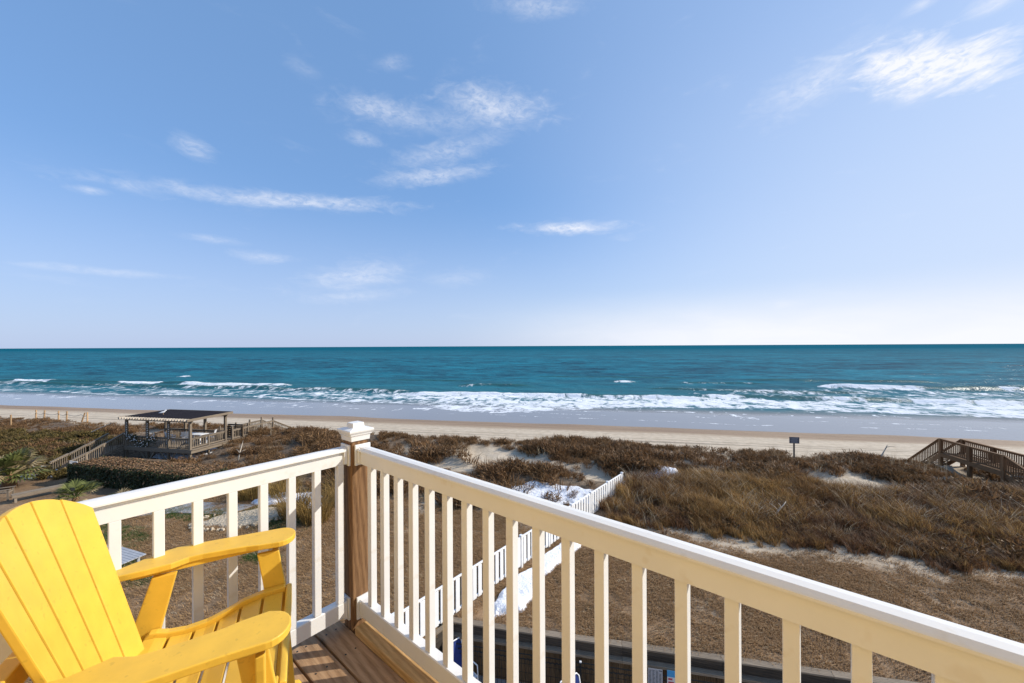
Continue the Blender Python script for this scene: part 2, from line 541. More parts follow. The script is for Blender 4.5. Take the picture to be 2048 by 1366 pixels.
MAT['hedge_green'] = leaf_mat('hedge_green', (0.02, 0.03, 0.012), (0.05, 0.06, 0.02), (0.03, 0.04, 0.016), trans=0.15)
MAT['hedge_brown'] = leaf_mat('hedge_brown', (0.20, 0.115, 0.055), (0.36, 0.22, 0.12), (0.26, 0.15, 0.075))
MAT['ornamental'] = leaf_mat('ornamental_grass', (0.22, 0.13, 0.035), (0.36, 0.24, 0.075), (0.26, 0.16, 0.05))


def ground_mat():
    m, g = new_mat('ground_sand')
    geo = g.n('ShaderNodeNewGeometry')
    pos = geo.outputs['Position']
    def at(nm): return g.n('ShaderNodeAttribute', attribute_name=nm).outputs['Fac']
    fine = g.noise(pos, 30, 4, 0.65)
    med = g.noise(pos, 1.6, 6, 0.65)
    lowf = g.noise(pos, 0.25, 4, 0.55)
    # shore normal coordinate
    nn = g.n('ShaderNodeVectorMath', {0: pos, 1: (SN_, CS, 0)}, operation='DOT_PRODUCT').outputs['Value']
    ss = g.n('ShaderNodeVectorMath', {0: pos, 1: (CS, -SN_, 0)}, operation='DOT_PRODUCT').outputs['Value']
    dry = g.mix(g.step(med, 0.3, 0.7), (0.46, 0.37, 0.265), (0.60, 0.50, 0.375))
    streak = g.n('ShaderNodeCombineXYZ', {0: g.m('MULTIPLY', ss, 0.05), 1: g.m('MULTIPLY', nn, 0.9), 2: 0.0}).outputs[0]
    st = g.noise(streak, 1.5, 5, 0.6)
    dry = g.mix(g.m('MULTIPLY', g.step(st, 0.45, 0.7), 0.35), dry, (0.36, 0.30, 0.225))
    wob = g.m('ADD', nn, g.m('MULTIPLY', g.m('SUBTRACT', g.noise(streak, 1.0, 3, 0.5), 0.5), 5.0))
    wet = g.step(wob, 43.0, 46.3)
    wetc = g.mix(g.step(st, 0.35, 0.7), (0.26, 0.165, 0.09), (0.35, 0.235, 0.135))
    col = g.mix(wet, dry, wetc)
    # wrack line and tyre tracks along the beach
    wl = g.m('ADD', nn, g.m('MULTIPLY', g.m('SUBTRACT', g.noise(streak, 0.7, 3, 0.5), 0.5), 1.6))
    for c0, wd, am in ((39.3, 0.30, 0.8), (40.5, 0.22, 0.5), (37.6, 0.3, 0.35)):
        line = g.step(g.m('ABSOLUTE', g.m('SUBTRACT', wl, c0)), wd, wd * 0.25)
        col = g.mix(g.m('MULTIPLY', g.m('MULTIPLY', line, g.step(fine, 0.3, 0.6)), am), col, (0.10, 0.075, 0.055))
    lawn = g.mix(g.step(g.noise(pos, 9, 5, 0.7), 0.35, 0.65), (0.19, 0.118, 0.063), (0.275, 0.178, 0.10))
    patch = g.noise(pos, 0.55, 4, 0.6)
    lawn = g.n('ShaderNodeHueSaturation', {'Color': lawn, 'Value': g.m('ADD', 0.68, g.m('MULTIPLY', g.step(patch, 0.3, 0.7), 0.6))}).outputs[0]
    sandy = g.step(g.m('ADD', g.m('MULTIPLY', lowf, 0.6), g.m('MULTIPLY', med, 0.4)), 0.55, 0.68)
    lawn = g.mix(g.m('MULTIPLY', sandy, 0.5), lawn, (0.40, 0.32, 0.23))
    lawn = g.mix(at('green'), lawn, g.mix(g.step(med, 0.35, 0.65), (0.05, 0.065, 0.02), (0.10, 0.095, 0.04)))
    col = g.mix(at('lawn'), col, lawn)
    litter = g.mix(g.step(g.noise(pos, 6, 5, 0.7), 0.35, 0.65), (0.075, 0.047, 0.027), (0.21, 0.145, 0.09))
    col = g.mix(at('veg'), col, litter)
    rough = g.m('SUBTRACT', 0.9, g.m('MULTIPLY', wet, 0.35))
    hb = g.m('ADD', g.m('MULTIPLY', fine, 0.4), g.m('MULTIPLY', med, 1.4))
    finish(g, col, rough, hb, 0.8, 0.06, 0.3)
    return m


def sea_mat():
    m, g = new_mat('sea_water')
    geo = g.n('ShaderNodeNewGeometry')
    pos = geo.outputs['Position']
    nn = g.n('ShaderNodeVectorMath', {0: pos, 1: (SN_, CS, 0)}, operation='DOT_PRODUCT').outputs['Value']
    ss = g.n('ShaderNodeVectorMath', {0: pos, 1: (CS, -SN_, 0)}, operation='DOT_PRODUCT').outputs['Value']
    foam = g.n('ShaderNodeAttribute', attribute_name='foam').outputs['Fac']
    v = g.n('ShaderNodeCombineXYZ', {0: g.m('MULTIPLY', ss, 0.8), 1: g.m('MULTIPLY', nn, 0.42), 2: 0.0}).outputs[0]
    vw = g.n('ShaderNodeCombineXYZ', {0: g.m('MULTIPLY', ss, 0.4), 1: nn, 2: 0.0}).outputs[0]
    n_f = g.noise(v, 0.8, 8, 0.72, 1.0)
    n_b = g.noise(vw, 0.22, 8, 0.68, 0.5)
    n_big = g.noise(vw, 0.035, 4, 0.6)
    n_far = g.noise(vw, 0.010, 5, 0.65)
    # wave shading painted into the water colour: dark troughs, lighter streaks, to the horizon
    def band(ks, kn, z, det=5):
        return g.noise(g.n('ShaderNodeCombineXYZ', {0: g.m('MULTIPLY', ss, ks), 1: g.m('MULTIPLY', nn, kn), 2: z}).outputs[0], 1.0, det, 0.6, 0.4)
    w1, w2, w3 = band(0.085, 0.20, 1.0), band(0.028, 0.060, 2.0), band(0.008, 0.016, 3.0, 6)
    w0 = band(0.30, 0.55, 6.0, 4)
    wv = g.m('ADD', g.m('ADD', g.m('MULTIPLY', g.step(w1, 0.42, 0.58), 0.34), g.m('MULTIPLY', g.step(w2, 0.42, 0.58), 0.26)),
             g.m('ADD', g.m('MULTIPLY', g.step(w3, 0.38, 0.62), 0.20), g.m('MULTIPLY', g.step(w0, 0.40, 0.60), 0.20)))
    deep = g.mix(wv, (0.0, 0.034, 0.060), (0.010, 0.205, 0.272))
    deep = g.mix(g.m('MULTIPLY', g.step(n_big, 0.42, 0.62), 0.25), deep, (0.002, 0.072, 0.110))
    deep = g.mix(g.step(nn, 150.0, 1500.0), deep, g.mix(wv, (0.001, 0.068, 0.112), (0.004, 0.132, 0.185)))
    shallow = (0.020, 0.130, 0.158)
    sh = g.step(nn, 135.0, 78.0)
    col = g.mix(g.m('MULTIPLY', sh, 0.65), deep, shallow)
    crest = g.n('ShaderNodeAttribute', attribute_name='crest').outputs['Fac']
    col = g.mix(g.m('MULTIPLY', crest, 0.8), col, (0.010, 0.070, 0.055))
    wash = g.step(g.m('ADD', nn, g.m('MULTIPLY', n_b, 4.0)), 70.0, 62.0)
    col = g.mix(wash, col, (0.235, 0.215, 0.20))
    n_f2 = g.noise(g.n('ShaderNodeCombineXYZ', {0: g.m('MULTIPLY', ss, 0.30), 1: g.m('MULTIPLY', nn, 0.30), 2: 4.0}).outputs[0], 0.9, 4, 0.6, 1.2)
    foam = g.m('ADD', foam, g.m('MULTIPLY', g.m('MULTIPLY', g.m('SUBTRACT', n_f2, 0.5), 1.7), g.step(foam, 0.02, 0.2)))
    fm = g.step(g.m('ADD', foam, g.m('MULTIPLY', g.m('SUBTRACT', n_f, 0.5), 2.0)), 0.36, 0.86)
    col = g.mix(fm, col, (0.80, 0.82, 0.84))
    # sparse whitecaps
    rough = g.m('ADD', g.m('ADD', 0.24, g.m('MULTIPLY', fm, 0.5)), g.m('MULTIPLY', wash, -0.10))
    fade = g.step(nn, 1500.0, 150.0)
    hb = g.m('ADD', g.m('MULTIPLY', n_b, 1.0), g.m('MULTIPLY', n_f, 0.22))
    amp = g.m('SUBTRACT', 1.0, g.m('MULTIPLY', wash, 0.97))
    bmp = g.n('ShaderNodeBump', {'Height': g.m('MULTIPLY', hb, amp), 'Strength': 0.9, 'Distance': 0.8})
    spec = g.m('ADD', g.m('ADD', 0.012, g.m('MULTIPLY', fade, 0.035)), g.m('MULTIPLY', wash, 0.45))
    p = g.n('ShaderNodeBsdfPrincipled', {'Base Color': col, 'Roughness': rough, 'Specular IOR Level': spec, 'IOR': 1.33,
                                         'Normal': bmp.outputs[0]})
    # open water: a choppy surface mirrors far less sky at grazing angles than a flat one
    df = g.n('ShaderNodeBsdfDiffuse', {'Color': col, 'Normal': bmp.outputs[0]})
    gl = g.n('ShaderNodeBsdfGlossy', {'Color': (1, 1, 1, 1), 'Roughness': 0.3, 'Normal': bmp.outputs[0]})
    fr = g.m('MULTIPLY', g.m('SUBTRACT', 1.0, fm), g.m('ADD', 0.02, g.m('MULTIPLY', fade, 0.07)))
    op = g.n('ShaderNodeMixShader', {0: fr, 1: df.outputs[0], 2: gl.outputs[0]})
    mx = g.n('ShaderNodeMixShader', {0: wash, 1: op.outputs[0], 2: p.outputs[0]})
    g.n('ShaderNodeOutputMaterial', {0: mx.outputs[0]})
    return m


# ------------------------------------------------------------------ sheets
def grid_mesh(name, X, Y, Z, mat, attrs=None, smooth=True, keep=None):
    r, c = X.shape
    me = bpy.data.meshes.new(name)
    nv = r * c
    co = np.stack([X, Y, Z], -1).reshape(-1, 3).astype(np.float32)
    idx = np.arange(nv).reshape(r, c)
    quads = np.stack([idx[:-1, :-1], idx[:-1, 1:], idx[1:, 1:], idx[1:, :-1]], -1).reshape(-1, 4)
    if keep is not None:
        k = keep.reshape(-1)
        quads = quads[k[quads].any(1)]
    me.vertices.add(nv)
    me.vertices.foreach_set('co', co.ravel())
    nf = len(quads)
    me.loops.add(nf * 4)
    me.polygons.add(nf)
    me.loops.foreach_set('vertex_index', quads.ravel().astype(np.int32))
    me.polygons.foreach_set('loop_start', (np.arange(nf) * 4).astype(np.int32))
    me.polygons.foreach_set('use_smooth', np.full(nf, smooth))
    me.update(calc_edges=True)
    for k, a in (attrs or {}).items():
        at = me.attributes.new(k, 'FLOAT', 'POINT')
        at.data.foreach_set('value', a.reshape(-1).astype(np.float32))
    me.materials.append(mat)
    return put(name, me)


def veg_mask(s, n):
    e = fbm(s * 0.25, n * 0.3, 31, 3) - 0.5
    lo = 18.3 - 0.05 * s + 2.2 * e
    lo = np.where(s < -8, 19.5 + 2 * e, lo)
    return sstep(n, lo, lo + 1.0) * (1 - sstep(n, 30.6 + 3 * e, 32.0 + 3 * e)) * (1 - gapmask(s, n))


GREEN = [(-22, 13.3, 3.5, 1.3), (-15.6, 16.6, 3.0, 1.6), (-17.5, 11.5, 2.5, 1.0), (-20, 16.0, 3.0, 0.8), (-26, 15, 2, 0.8), (-13, 13.2, 1.2, 0.5)]


def green_mask(s, n):
    m = 0
    w = 0.7 * (fbm(s * 1.1, n * 1.1, 77, 3) - 0.5)
    for a, b, ra, rb in GREEN:
        r = np.sqrt(((s - a) / ra) ** 2 + ((n - b) / rb) ** 2) + w
        m = np.maximum(m, 1 - sstep(r, 0.5, 1.1))
    return m


def lawn_edge(S, N):
    e = 2.6 * (fbm(S * 0.5, N * 0.5, 41, 4) - 0.5)
    return 1 - sstep(N, 16.8 - 0.055 * S + e, 18.6 - 0.055 * S + e)


def build_ground():
    sv = np.concatenate([np.linspace(-900, -160, 12)[:-1], np.linspace(-160, -60, 60)[:-1], np.linspace(-60, 55, 380)[:-1],
                         np.linspace(55, 160, 60)[:-1], np.linspace(160, 900, 12)])
    nv = np.concatenate([[-60, -30, -10], np.linspace(-4, WALL_N, 44), np.linspace(WALL_N + 0.05, 60, 200), [70, 90]])
    S, N = np.meshgrid(sv, nv)
    Z = height(S, N)
    X = S * CS + N * SN_; Y = -S * SN_ + N * CS
    pit = (N <= WALL_N + 0.001) & (X > fence_x(Y) + 0.06)
    Z = np.where(pit, -1.55, Z)
    Z = np.where(N > 69, -3.2, Z)
    veg = veg_mask(S, N) * np.where(S > -14, 1 - 0.55 * sstep(N, 22, 24.5), 1)
    lawn = lawn_edge(S, N)
    lawn = np.maximum(lawn, (1 - sstep(N, 19, 20.5)) * (S < -9))
    green = green_mask(S, N)
    g = grid_mesh('ground', X, Y, Z, ground_mat(), {'veg': veg, 'lawn': lawn, 'green': green})
    tag(g, 'sandy ground with brown lawn rising to dunes and falling to the beach', None, None, 'structure')


def sea_surface(S, N):
    calm = sstep(N, 58, 80)
    far = 1 - sstep(N, 250, 900)
    wob = 6 * (fbm(S * 0.02, N * 0.004, 51, 3) - 0.5)
    ph = (N + wob)
    z = 0.22 * calm * np.sin(ph * 2 * np.pi / 17.0 + 2.5 * fbm(S * 0.015, N * 0.02, 52, 2)) * far
    z = z + 0.5 * calm * (fbm(S * 0.10, N * 0.22, 53, 4) - 0.5) * far
    z = z + 0.25 * calm * (fbm(S * 0.5, N * 0.8, 54, 3) - 0.5) * (1 - sstep(N, 150, 330))
    return z


def build_sea():
    t = np.concatenate([np.linspace(-9, -2.6, 40)[:-1], np.linspace(-2.6, 2.2, 760)[:-1], np.linspace(2.2, 9, 40)])
    nv = np.concatenate([np.linspace(46, 125, 330)[:-1], np.linspace(125, 300, 200)[:-1], np.geomspace(300, 42000, 70)])
    T, N = np.meshgrid(t, nv)
    S = T * N
    Z = sea_surface(S, N)
    # rows of breaking waves: (N, s0, s1, height, foam)
    foam = np.zeros_like(S); crest = np.zeros_like(S)
    brk = [(80.5, -200, -36, 0.45, 0.5), (78.0, -40, 25, 0.75, 1.0), (80.5, 18, 140, 0.6, 0.9),
           (111, 4, 15, 0.9, 1.0), (107, 20, 46, 0.6, 0.35), (101, 50, 160, 0.9, 1.0), (93, 10, 60, 0.5, 0.4),
           (84.5, -180, -72, 0.7, 0.95), (112, -146, -137, 0.7, 1.0), (96, -36, -12, 0.5, 0.35), (88, 24, 50, 0.6, 0.6),
           (104, -60, -30, 0.5, 0.12), (118, 40, 90, 0.5, 0.1), (126, -20, 30, 0.5, 0.08)]
    for k, (n0, a, b, h, fo) in enumerate(brk):
        nc = n0 + 3.0 * (fbm(S * 0.06, 0 * S + k, 60 + k, 3) - 0.5)
        L = sstep(S, a, a + 6) * (1 - sstep(S, b - 6, b))
        d = N - nc
        prof = np.where(d < 0, np.exp(-(d / 0.9) ** 2), np.exp(-(d / 3.2) ** 2))
        vary = 0.5 + 0.9 * fbm(S * 0.11, 0 * S + 7.7 * k, 80 + k, 3)
        Z = Z + 0.7 * h * prof * L * vary
        patch = sstep(fbm(S * 0.09, N * 0.05, 95 + k, 3), 0.38, 0.58)
        f = fo * L * patch * np.where(d < 0, np.exp(-(d / 3.0) ** 2), np.exp(-(d / 1.4) ** 2))
        foam = np.maximum(foam, f)
        crest = np.maximum(crest, L * np.where(d < 0, np.exp(-(d / 1.3) ** 2), np.exp(-(d / 1.6) ** 2)))
    # main sheet of foam behind the inner break
    lower = 65.5 + 3 * (fbm(S * 0.04, 0 * S, 101, 3) - 0.5) * 2 - 8.5 * np.exp(-((S + 12) / 16) ** 2) + 1.5 * (fbm(S * 0.3, N * 0.1, 105, 3) - 0.5)
    upper = 79.5 + 4 * (fbm(S * 0.05, 0 * S + 4, 102, 3) - 0.5)
    dens = 0.48 + 0.27 * sstep(S, -70, -5) + 0.16 * (fbm(S * 0.12, N * 0.25, 103, 3) - 0.5) * 2
    dens = dens - 0.10 * sstep(-S, 60, 120)
    sheet = sstep(N, lower, lower + 1.6) * (1 - sstep(N, upper - 2, upper + 2)) * dens
    edge = np.exp(-((N - lower - 0.6) / 0.7) ** 2) * 0.75
    foam = np.maximum(foam, np.maximum(sheet, edge))
    # foam drifting between the two breaks, on the right
    mid = sstep(N, 79, 82) * (1 - sstep(N, 96, 101)) * sstep(S, 6, 40) * (0.25 + 0.35 * (fbm(S * 0.08, N * 0.2, 104, 4)))
    foam = np.maximum(foam, mid)
    # thin swash lines left on the wet sand
    for k, n0 in enumerate((61.5, 57.5, 54.0)):
        nc = n0 + 5 * (fbm(S * 0.045, 0 * S + k * 3, 110 + k, 3) - 0.5)
        f = np.exp(-((N - nc) / 0.28) ** 2) * sstep(fbm(S * 0.10, 0 * S + k, 114 + k, 2), 0.48, 0.62) * (0.62, 0.55, 0.45)[k]
        foam = np.maximum(foam, f)
    fleck = sstep(fbm(S * 0.9, N * 0.5, 130, 3), 0.60, 0.70) * sstep(fbm(S * 0.06, N * 0.12, 131, 3), 0.42, 0.58) * sstep(N, 53, 57) * (1 - sstep(N, 66, 69))
    foam = np.maximum(foam, fleck * 0.55)
    caps = sstep(fbm(S * 0.05, N * 0.13, 120, 4), 0.74, 0.80) * (N > 115) * (N < 420) * 0.0
    foam = np.maximum(foam, caps)
    Z = Z + SEA_Z
    X = S * CS + N * SN_; Y = -S * SN_ + N * CS
    o = grid_mesh('sea', X, Y, Z, sea_mat(), {'foam': foam, 'crest': crest * (1 - sstep(N, 130, 180))})
    tag(o, 'teal ocean with white breakers reaching to the horizon', None, None, 'structure')
    # small bar of sand standing out of the wash
    bar = MB()


build_ground()
build_sea()


# ------------------------------------------------------------------ scattered ground cover
def tuft(name, mat, nb, h, rad, width, lean, seed, droop=0.3, dirn=None, spread=0.6):
    r = random.Random(seed)
    mb = MB()
    for i in range(nb):
        a = r.uniform(0, 2 * math.pi)
        d = rad * math.sqrt(r.random())
        bx, by = d * math.cos(a), d * math.sin(a)
        la = a + r.uniform(-0.9, 0.9)
        if dirn is not None: la = dirn + r.gauss(0, spread)
        L = h * r.uniform(0.55, 1.1)
        ln = lean * r.uniform(0.3, 1.5)
        dx, dy = math.cos(la), math.sin(la)
        p0 = Vector((bx, by, -0.03))
        p1 = Vector((bx + dx * ln * L * 0.35, by + dy * ln * L * 0.35, L * 0.55))
        p2 = Vector((bx + dx * ln * L * (0.8 + droop), by + dy * ln * L * (0.8 + droop), L * (1.0 - droop * ln * 0.5)))
        wa = r.uniform(0, math.pi)
        w = Vector((math.cos(wa), math.sin(wa), 0)) * width * r.uniform(0.6, 1.2)
        mb.add([p0 - w, p0 + w, p1 + w * 0.7, p1 - w * 0.7, p2], [(0, 1, 2, 3), (3, 2, 4)])
    me = mb.mesh(name, mat, fix=False)
    return bpy.data.objects.new(name, me)


def twig_tuft(name, mat, nb, h, rad, width, seed):
    r = random.Random(seed)
    mb = MB()
    for i in range(nb):
        a = r.uniform(0, 2 * math.pi); d = rad * math.sqrt(r.random())
        p = Vector((d * math.cos(a) * 0.8, d * math.sin(a) * 0.8, r.uniform(0, h * 0.65)))
        u = Vector((r.gauss(0, 0.6), r.gauss(0, 0.6), r.uniform(0.15, 1.0))).normalized()
        L = h * r.uniform(0.25, 0.6)
        w = u.cross(Vector((r.gauss(0, 1), r.gauss(0, 1), r.gauss(0, 1)))).normalized() * width
        q = p + u * L
        m_ = p + u * L * 0.5 + Vector((r.gauss(0, 0.03), r.gauss(0, 0.03), 0.02))
        mb.add([p - w, p + w, m_ + w, m_ - w, q], [(0, 1, 2, 3), (3, 2, 4)])
    return bpy.data.objects.new(name, mb.mesh(name, mat, fix=False))


def scatter(name, pts, rots, scales, idx, sources, label, cat):
    me = bpy.data.meshes.new(name)
    n = len(pts)
    me.vertices.add(n)
    me.vertices.foreach_set('co', np.asarray(pts, np.float32).ravel())
    for k, typ, a in (('rotz', 'FLOAT', rots), ('scl', 'FLOAT', scales), ('pick', 'INT', idx)):
        at = me.attributes.new(k, typ, 'POINT')
        at.data.foreach_set('value', np.asarray(a, np.int32 if typ == 'INT' else np.float32))
    o = put(name, me)
    col = bpy.data.collections.new(name + '_source')
    for i, s in enumerate(sources):
        s.name = '%s_%02d' % (name, i)
        col.objects.link(s)
    ng = bpy.data.node_groups.new(name, 'GeometryNodeTree')
    ng.interface.new_socket('Geometry', in_out='INPUT', socket_type='NodeSocketGeometry')
    ng.interface.new_socket('Geometry', in_out='OUTPUT', socket_type='NodeSocketGeometry')
    gi = ng.nodes.new('NodeGroupInput'); go = ng.nodes.new('NodeGroupOutput')
    ci = ng.nodes.new('GeometryNodeCollectionInfo')
    ci.inputs['Collection'].default_value = col
    ci.inputs['Separate Children'].default_value = True
    ci.inputs['Reset Children'].default_value = True
    ip = ng.nodes.new('GeometryNodeInstanceOnPoints')
    ip.inputs['Pick Instance'].default_value = True
    def attr(nm, typ):
        a = ng.nodes.new('GeometryNodeInputNamedAttribute'); a.data_type = typ
        a.inputs['Name'].default_value = nm
        return a.outputs['Attribute']
    cx = ng.nodes.new('ShaderNodeCombineXYZ')
    ng.links.new(attr('rotz', 'FLOAT'), cx.inputs[2])
    e2r = ng.nodes.new('FunctionNodeEulerToRotation')
    ng.links.new(cx.outputs[0], e2r.inputs[0])
    ng.links.new(gi.outputs[0], ip.inputs['Points'])
    ng.links.new(ci.outputs[0], ip.inputs['Instance'])
    ng.links.new(attr('pick', 'INT'), ip.inputs['Instance Index'])
    ng.links.new(e2r.outputs[0], ip.inputs['Rotation'])
    ng.links.new(attr('scl', 'FLOAT'), ip.inputs['Scale'])
    ng.links.new(ip.outputs[0], go.inputs[0])
    md = o.modifiers.new('scatter', 'NODES')
    md.node_group = ng
    tag(o, label, cat, None, 'stuff')
    return o


RG = np.random.RandomState(5)


def sample(n, s0, s1, n0, n1):
    return RG.uniform(s0, s1, n), RG.uniform(n0, n1, n)


def blocked(s, n):
    """places where nothing grows: pergola, hedge, paths, walkways, snow"""
    x = s * CS + n * SN_; y = -s * SN_ + n * CS
    b = (s > -37.6) & (s < -28.3) & (n > 19.5) & (n < 27.3)
    b |= (s > -33) & (s < -21) & (n > 16.8) & (n < 20.4)                # hedge
    b |= (n < WALL_N + 0.12) & (x > fence_x(y) + 0.3)
    b |= (np.abs(s - 23.9) < 0.75) & (n > 25.5)
    b |= (np.abs(x - fence_x(y)) < 0.12) & (n < 24.4)
    d = np.abs(x - (fence_x(y) + 0.95))
    b |= (d < 0.42) & (n > 11.4) & (n < 17.5)
    b |= (np.abs(s + 29.7) < 0.8) & (n > 26.0)
    return b


def do_scatter():
    # 1 dark twiggy dune shrubs
    src = [twig_tuft('a', MAT['shrub'], 110, 0.62, 0.50, 0.017, i) for i in range(3)] + \
          [tuft('b', MAT['shrub'], 70, 0.55, 0.42, 0.018, 0.8, 20 + i) for i in range(3)] + \
          [tuft('c', MAT['straw'], 20, 0.65, 0.35, 0.013, 0.6, 40)]
    s, n = sample(60000, -95, 55, 18, 33)
    dens = veg_mask(s, n)
    clump = fbm(s * 0.55, n * 0.6, 131, 4)
    dens = dens * (np.where(s > -14, 0.20, 0.25) + 1.0 * sstep(clump, 0.40, 0.56))
    dens = dens * np.where(s > -5, sstep(n, 22.5, 24.5) * 0.9 + 0.12, 0.62) * np.where(s < -37, 0.62, 1)
    keep = (RG.rand(len(s)) < dens * 0.5) & ~blocked(s, n)
    s, n = s[keep], n[keep]
    z = height(s, n)
    big = 0.6 + 0.8 * sstep(fbm(s * 0.4, n * 0.4, 133, 3), 0.3, 0.7)
    pts = np.stack([s * CS + n * SN_, -s * SN_ + n * CS, z - 0.02], -1)
    k = len(s)
    pick = np.where(RG.rand(k) < 0.06, 6, RG.randint(0, 6, k))
    scatter('dune_shrub', pts, RG.uniform(0, 6.28, k), big * RG.uniform(0.6, 1.1, k) * np.where(s < -37, 0.72, 1) * (1 - 0.25 * sstep(n, 26, 29)), pick, src,
            'dark brown winter scrub covering the dunes between yard and beach', 'scrub')
    # 2 tall golden grass on the landward slope, right of the fence
    src = [tuft('a', MAT['goldgrass'], 60, 0.85, 0.28, 0.015, 0.5, 60 + i, 0.25, 2.8, 1.1) for i in range(4)] + \
          [tuft('b', MAT['straw'], 20, 0.98, 0.25, 0.013, 0.7, 70)] + [tuft('d', MAT['rustgrass'], 70, 0.8, 0.3, 0.014, 0.6, 71)]
    s, n = sample(34000, -4.5, 40, 15, 26)
    x = s * CS + n * SN_; y = -s * SN_ + n * CS
    dens = veg_mask(s, n) * (1 - sstep(n, 23.2, 25.5)) * (0.25 + 0.95 * sstep(fbm(s * 0.5, n * 0.6, 141, 4), 0.38, 0.58))
    keep = (RG.rand(len(s)) < dens * 0.5) & ~blocked(s, n) & (x > fence_x(y) + 0.25)
    s, n = s[keep], n[keep]
    k = len(s)
    pts = np.stack([s * CS + n * SN_, -s * SN_ + n * CS, height(s, n) - 0.02], -1)
    dark = np.clip(sstep(fbm(s * 0.3, n * 0.3, 143, 3), 0.45, 0.62) * 0.8 + 0.75 * sstep(s, 7, 15), 0, 1)
    u = RG.rand(k)
    pick = np.where(u < 0.10, 4, np.where(u < 0.14 + 0.62 * dark, 5, RG.randint(0, 4, k)))
    edge = 0.6 + 0.4 * sstep(n, 18.6, 20.5)
    scatter('tall_grass', pts, RG.normal(0, 0.5, k), RG.uniform(0.6, 1.15, k) * edge, pick, src,
            'tall golden brown dune grass on the slope right of the white fence', 'grass')
    # 3 dormant lawn
    src = [tuft('a', MAT['lawn_blade'], 14, 0.10, 0.12, 0.007, 1.2, 80 + i, 0.35, -2.5, 0.5) for i in range(4)] + \
          [tuft('b', MAT['straw'], 9, 0.10, 0.11, 0.007, 1.3, 90, 0.3, -2.5, 0.5)]
    s1, n1 = sample(60000, -8, 27, 11, 20)
    s2, n2 = sample(60000, -27, -3, 3, 20.5)
    s, n = np.concatenate([s1, s2]), np.concatenate([n1, n2])
    dens = 0.35 + 0.75 * sstep(fbm(s * 0.9, n * 0.9, 151, 4), 0.35, 0.6)
    keep = (RG.rand(len(s)) < dens) & ~blocked(s, n) & (veg_mask(s, n) < 0.6) & (RG.rand(len(s)) < np.where(s > -4, 0.12 + 0.88 * lawn_edge(s, n), 1))
    s, n = s[keep], n[keep]; k = len(s)
    gm = green_mask(s, n)
    pts = np.stack([s * CS + n * SN_, -s * SN_ + n * CS, height(s, n) - 0.005], -1)
    isg = RG.rand(k) < gm * 0.75
    pick = np.where(RG.rand(k) < 0.05, 4, RG.randint(0, 4, k))
    a = ~isg
    scatter('lawn', pts[a], RG.normal(0, 0.35, a.sum()), RG.uniform(0.7, 1.35, a.sum()), pick[a], src,
            'dormant brown lawn in the yard below the deck', 'lawn')
    srcg = [tuft('a', MAT['green_blade'], 18, 0.09, 0.10, 0.007, 1.0, 95 + i, 0.3) for i in range(2)]
    scatter('green_grass', pts[isg], RG.uniform(0, 6.28, isg.sum()), RG.uniform(0.7, 1.3, isg.sum()), RG.randint(0, 2, isg.sum()), srcg,
            'green patches of grass in the brown left yard', 'grass')
    # 4 olive ground cover left of the pergola walkway
    src = [twig_tuft('a', MAT['olive_shrub'], 120, 0.5, 0.45, 0.022, 100 + i) for i in range(3)]
    s, n = sample(2600, -56, -33.5, 18.5, 25.5)
    d = 0.3 + 0.9 * sstep(fbm(s * 0.3, n * 0.4, 161, 3), 0.4, 0.6)
    keep = (RG.rand(len(s)) < d * 0.6) & ~blocked(s, n)
    s, n = s[keep], n[keep]; k = len(s)
    pts = np.stack([s * CS + n * SN_, -s * SN_ + n * CS, height(s, n) - 0.05], -1)
    scatter('olive_shrub', pts, RG.uniform(0, 6.28, k), RG.uniform(0.7, 1.3, k), RG.randint(0, 3, k), src,
            'low olive green shrubs on the slope left of the pergola', 'shrubs')
    # 5 sea oats on the crest
    src = [tuft('a', MAT['straw'], 7, 1.1, 0.12, 0.005, 0.25, 170 + i, 0.15) for i in range(3)]
    s, n = sample(900, -30, 40, 28.0, 31.5)
    keep = (RG.rand(len(s)) < np.where(s > 12, 0.5, 0.10)) & ~blocked(s, n)
    s, n = s[keep], n[keep]; k = len(s)
    pts = np.stack([s * CS + n * SN_, -s * SN_ + n * CS, height(s, n) - 0.02], -1)
    scatter('sea_oats', pts, RG.uniform(0, 6.28, k), RG.uniform(0.6, 1.15, k), RG.randint(0, 3, k), src,
            'thin pale sea oat stems standing along the dune crest', 'sea oats')


do_scatter()


def snow_patch(cx, cy, ra, rb, ang, thick, seed, label, thr=0.55, base=None):
    n = 70
    u = np.linspace(-1.5, 1.5, n)
    U, V = np.meshgrid(u, u)
    c, s_ = math.cos(ang), math.sin(ang)
    X = cx + U * ra * c - V * rb * s_
    Y = cy + U * ra * s_ + V * rb * c
    r = np.sqrt(U ** 2 + V ** 2) + 1.0 * (fbm(X * 0.9 + seed, Y * 0.9, seed, 4) - 0.5) + 0.45 * (fbm(X * 3 + seed, Y * 3, seed + 9, 3) - 0.5)
    m = 1 - sstep(r, thr, thr + 0.45)
    ss, nn = to_sn(X, Y)
    g = height(ss, nn) if base is None else np.full_like(X, base)
    Z = g + np.where(m > 0.02, thick * np.sqrt(m) + 0.03 * (fbm(X * 5, Y * 5, seed + 3, 3) - 0.5) * m, 0) - 0.035 * (m <= 0.3)
    o = grid_mesh('snow', X, Y, Z, MAT['snow'], keep=m > 0.02)
    return tag(o, label, 'snow', None, 'stuff')


